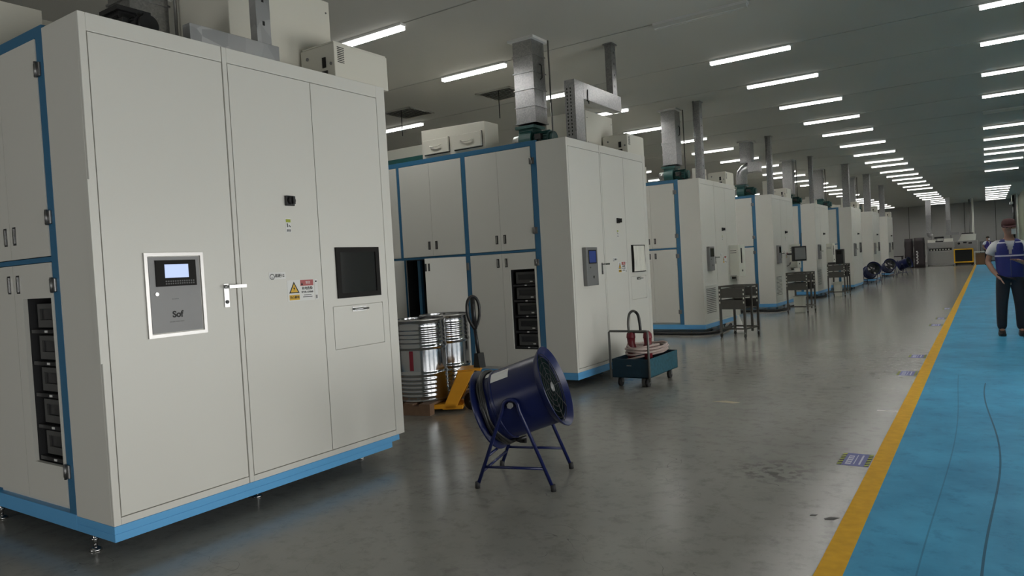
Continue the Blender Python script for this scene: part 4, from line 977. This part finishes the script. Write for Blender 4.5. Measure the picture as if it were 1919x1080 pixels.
def make_person(loc, rz, label, vest, capm, stripes=True):
    t = thing('person', loc, label, 'person', None, rz)
    V = []; E = []; Rr = []
    def node(p, r, par=None):
        V.append(p); Rr.append(r); i = len(V)-1
        if par is not None: E.append((par, i))
        return i
    pel = node((0, 0, .94), (.13, .09))
    ab = node((0, .0, 1.12), (.115, .08), pel); ch = node((0, .0, 1.33), (.125, .085), ab); up = node((0, .01, 1.44), (.085, .065), ch)
    nk = node((0, .0, 1.545), .056, up); hd0 = node((0, -.035, 1.625), (.066, .078), nk); hd1 = node((0, -.03, 1.70), (.078, .094), hd0); hd2 = node((0, -.02, 1.765), (.068, .082), hd1)
    for s in (-1, 1):
        node((s*.088, -.005, 1.685), .012, hd1)
    node((0, -.128, 1.675), .012, hd1)
    arms = {-1: [(-.185, .0, 1.435), (-.245, .03, 1.30), (-.285, .055, 1.17), (-.225, -.02, 1.03), (-.175, -.075, .955)],
            1: [(.185, .0, 1.435), (.24, .03, 1.30), (.27, .05, 1.17), (.20, -.12, 1.13), (.10, -.22, 1.17)]}
    rads = [.048, .046, .044, .040, .030]
    for s in (-1, 1):
        par = up
        for p, r in zip(arms[s], rads): par = node(p, r, par)
        w = Vector(arms[s][-1]); d = (w-Vector(arms[s][-2])).normalized()
        palm = node(tuple(w+d*.055), (.040, .022), par)
        side = d.cross(Vector((0, 0, 1))).normalized()
        if abs(d.z) > .7: side = Vector((0, 1, 0))
        for k, (off, ln) in enumerate(((-.03, .060), (-.010, .074), (.010, .070), (.029, .055))):
            b0 = w+d*.095+side*off; b1 = b0+d*ln*.55+Vector((0, -.008, -.004)); b2 = b1+d*ln*.45+Vector((0, -.016, -.01))
            f1 = node(tuple(b0), .0095, palm); f2 = node(tuple(b1), .0088, f1); node(tuple(b2), .0075, f2)
        t0 = node(tuple(w+d*.045+side*-.042), .011, palm); node(tuple(w+d*.085+side*-.062), .0095, t0)
    for s in (-1, 1):
        h = node((s*.09, 0, .86), .085, pel); k = node((s*.115, -.01, .48), .056, h); a_ = node((s*.125, .02, .10), .040, k); node((s*.135, -.07, .055), (.038, .028), a_)
    body = skinned('body', V, E, Rr, M['skin'], t)
    # eyes and brows
    for s in (-1, 1):
        MB().lathe([(0, -.010), (.007, -.007), (.010, 0), (.007, .007), (0, .010)], n=10, mx=Matrix.Translation((s*.030, -.112, 1.695))).build('eye', M['hair'], t)
    # hair and cap
    MB().loft([ell(0, -.012, z, rx, ry) for z, rx, ry in ((1.665, .060, .085), (1.69, .080, .100), (1.73, .088, .108), (1.77, .085, .104), (1.80, .06, .075), (1.815, .02, .03))]).build('hair', M['hair'], t)
    if capm:
        MB().loft([ell(0, -.022, z, rx, ry) for z, rx, ry in ((1.712, .094, .114), (1.75, .096, .117), (1.79, .090, .108), (1.825, .066, .080), (1.838, .02, .03))]).build('cap', capm, t)
        MB().loft([[(x, -.10-.0*abs(x), 1.715), (x, -.135-.065*math.cos(x*14), 1.692), (x, -.13-.065*math.cos(x*14), 1.700), (x, -.10, 1.735)] for x in [-.085+k*.017 for k in range(11)]]).build('cap_brim', capm, t)
    # mask hangs at the wearer's left cheek
    mk = MB(); rr = []
    for k in range(9):
        a = R(-78+k*11) if capm else R(-135+k*11.5)
        rr.append([(.088*math.cos(a)+.004, -.03+.108*math.sin(a), z) for z in (1.585, 1.62, 1.655, 1.672)])
    mk.loft(rr, closed=False, cap0=False, cap1=False).build('face_mask', M['mask'], t)
    # shirt, vest, trousers, shoes
    sh = skinned('shirt', [(0, 0, 1.0), (0, 0, 1.15), (0, .0, 1.33), (0, .01, 1.45), (0, .005, 1.505)]+[tuple(p) for s in (-1, 1) for p in (arms[s][0], arms[s][1], tuple(Vector(arms[s][1])*.8+Vector(arms[s][2])*.2))],
                 [(0, 1), (1, 2), (2, 3), (3, 4), (3, 5), (5, 6), (6, 7), (3, 8), (8, 9), (9, 10)], [(.150, .112), (.145, .105), (.165, .115), (.140, .100), (.080, .075), .090, .082, .074, .090, .082, .074], M['shirt'], t)
    prof = [(.915, .172, .135), (.95, .172, .137), (1.05, .172, .135), (1.15, .176, .135), (1.25, .184, .138), (1.33, .190, .140), (1.39, .190, .138), (1.44, .178, .128), (1.48, .145, .112), (1.51, .105, .095)]
    def lerp(z):
        for p, q in zip(prof[:-1], prof[1:]):
            if p[0] <= z <= q[0]:
                k = (z-p[0])/(q[0]-p[0]); return tuple(p[j]+(q[j]-p[j])*k for j in (1, 2))
        return prof[-1][1:]
    n = 96; zs = [.915+k*.0175 for k in range(35)]
    vm = MB(); grid = [[vm.bm.verts.new(p) for p in ell(0, .0, z, *lerp(z), n=n, p=2.4)] for z in zs]
    fs = []
    for r_ in range(len(zs)-1):
        z = zs[r_]
        for k in range(n):
            j = (k+1) % n; c = (grid[r_][k].co+grid[r_+1][j].co)/2
            if c.y < -.03 and abs(c.x) < max(0, (z-1.24)*.27): continue
            if abs(c.x) > .13 and 1.30 < z < 1.47 and abs(c.y) < .075: continue
            fs.append(vm.bm.faces.new((grid[r_][k], grid[r_][j], grid[r_+1][j], grid[r_+1][k])))
    vm._fin(fs, True)
    for v in [v for v in vm.bm.verts if not v.link_faces]: vm.bm.verts.remove(v)
    ve = vm.build('vest' if stripes else 'jacket', vest, t); so = ve.modifiers.new('thick', 'SOLIDIFY'); so.thickness = .008; so.offset = 1
    if stripes:
        for (za, zb_) in ((1.245, 1.268), (1.452, 1.470)):
            sm = MB(); fs = []
            g = [[sm.bm.verts.new(p) for p in ell(0, 0, z, lerp(z)[0]+.011, lerp(z)[1]+.011, n=n, p=2.4)] for z in (za, zb_)]
            for k in range(n):
                j = (k+1) % n; c = (g[0][k].co+g[1][j].co)/2
                if c.y < 0 and abs(c.x) < max(.0, (za-1.24)*.27)+.004: continue
                if abs(c.x) > .13 and 1.30 < za < 1.47 and abs(c.y) < .075: continue
                fs.append(sm.bm.faces.new((g[0][k], g[0][j], g[1][j], g[1][k])))
            sm._fin(fs, True)
            sm.build('reflective_tape', M['reflect'], ve)
        MB().box(-.002, .002, -.150, -.137, .93, 1.24).build('zip', M['inkgrey'], ve)
    tr = skinned('trousers', [(0, 0, 1.06), (-.092, 0, .85), (-.108, -.005, .66), (-.122, -.005, .47), (-.128, .012, .22), (-.128, .012, .075), (.092, 0, .85), (.108, -.005, .66), (.122, -.005, .47), (.128, .012, .22), (.128, .012, .075)],
                 [(0, 1), (1, 2), (2, 3), (3, 4), (4, 5), (0, 6), (6, 7), (7, 8), (8, 9), (9, 10)], [(.170, .132), .112, .096, .084, .076, .072, .112, .096, .084, .076, .072], M['trouser'], t)
    for s in (-1, 1):
        MB().loft([[(s*.132+x_*sc, yy, zz) for x_, zz in ((-.045, .0), (.045, .0), (.05, .02), (.04, .02+hh), (0, .03+hh), (-.04, .02+hh), (-.05, .02))] for yy, sc, hh in ((.085, .6, .05), (.06, .95, .07), (0, 1.0, .075), (-.07, 1.05, .05), (-.13, .95, .03), (-.165, .55, .015))]).build('shoe', M['shoe'], t, auto=True)
    return t
make_person((.285, 13.62, .0015), R(4), 'person in a dark red cap and blue reflective vest standing on the blue walkway', M['vest'], M['cap'])
make_person((.03, 54.2, .0015), R(40), 'small far person in a violet top and white mask beside the walkway', M['purple'], None, stripes=False)

# ------------------------------------------------------------------ camera, world, view
cam = bpy.data.cameras.new('camera'); co = bpy.data.objects.new('camera', cam); COL.objects.link(co)
yaw, pit, rol, F = -5.89120950e-01, -2.81561799e-02, -5.61129473e-02, 1336.8177
fwd = Vector((math.sin(yaw)*math.cos(pit), math.cos(yaw)*math.cos(pit), math.sin(pit))); r0 = Vector((math.cos(yaw), -math.sin(yaw), 0)); u0 = r0.cross(fwd)
rt = r0*math.cos(rol)+u0*math.sin(rol); upv = -r0*math.sin(rol)+u0*math.cos(rol)
co.matrix_world = Matrix(((rt.x, upv.x, -fwd.x, 0), (rt.y, upv.y, -fwd.y, 0), (rt.z, upv.z, -fwd.z, 1.5), (0, 0, 0, 1)))
cam.sensor_width = 36; cam.lens = F/1919*36; cam.clip_end = 200; cam.clip_start = .05
SC.camera = co
w = bpy.data.worlds.new('world'); SC.world = w; w.use_nodes = True
w.node_tree.nodes['Background'].inputs['Color'].default_value = (1, .995, .965, 1); w.node_tree.nodes['Background'].inputs['Strength'].default_value = 6.1
vs = SC.view_settings; vs.view_transform = 'Standard'; vs.look = 'None'; vs.gamma = 1; vs.exposure = 0; vs.use_curve_mapping = False
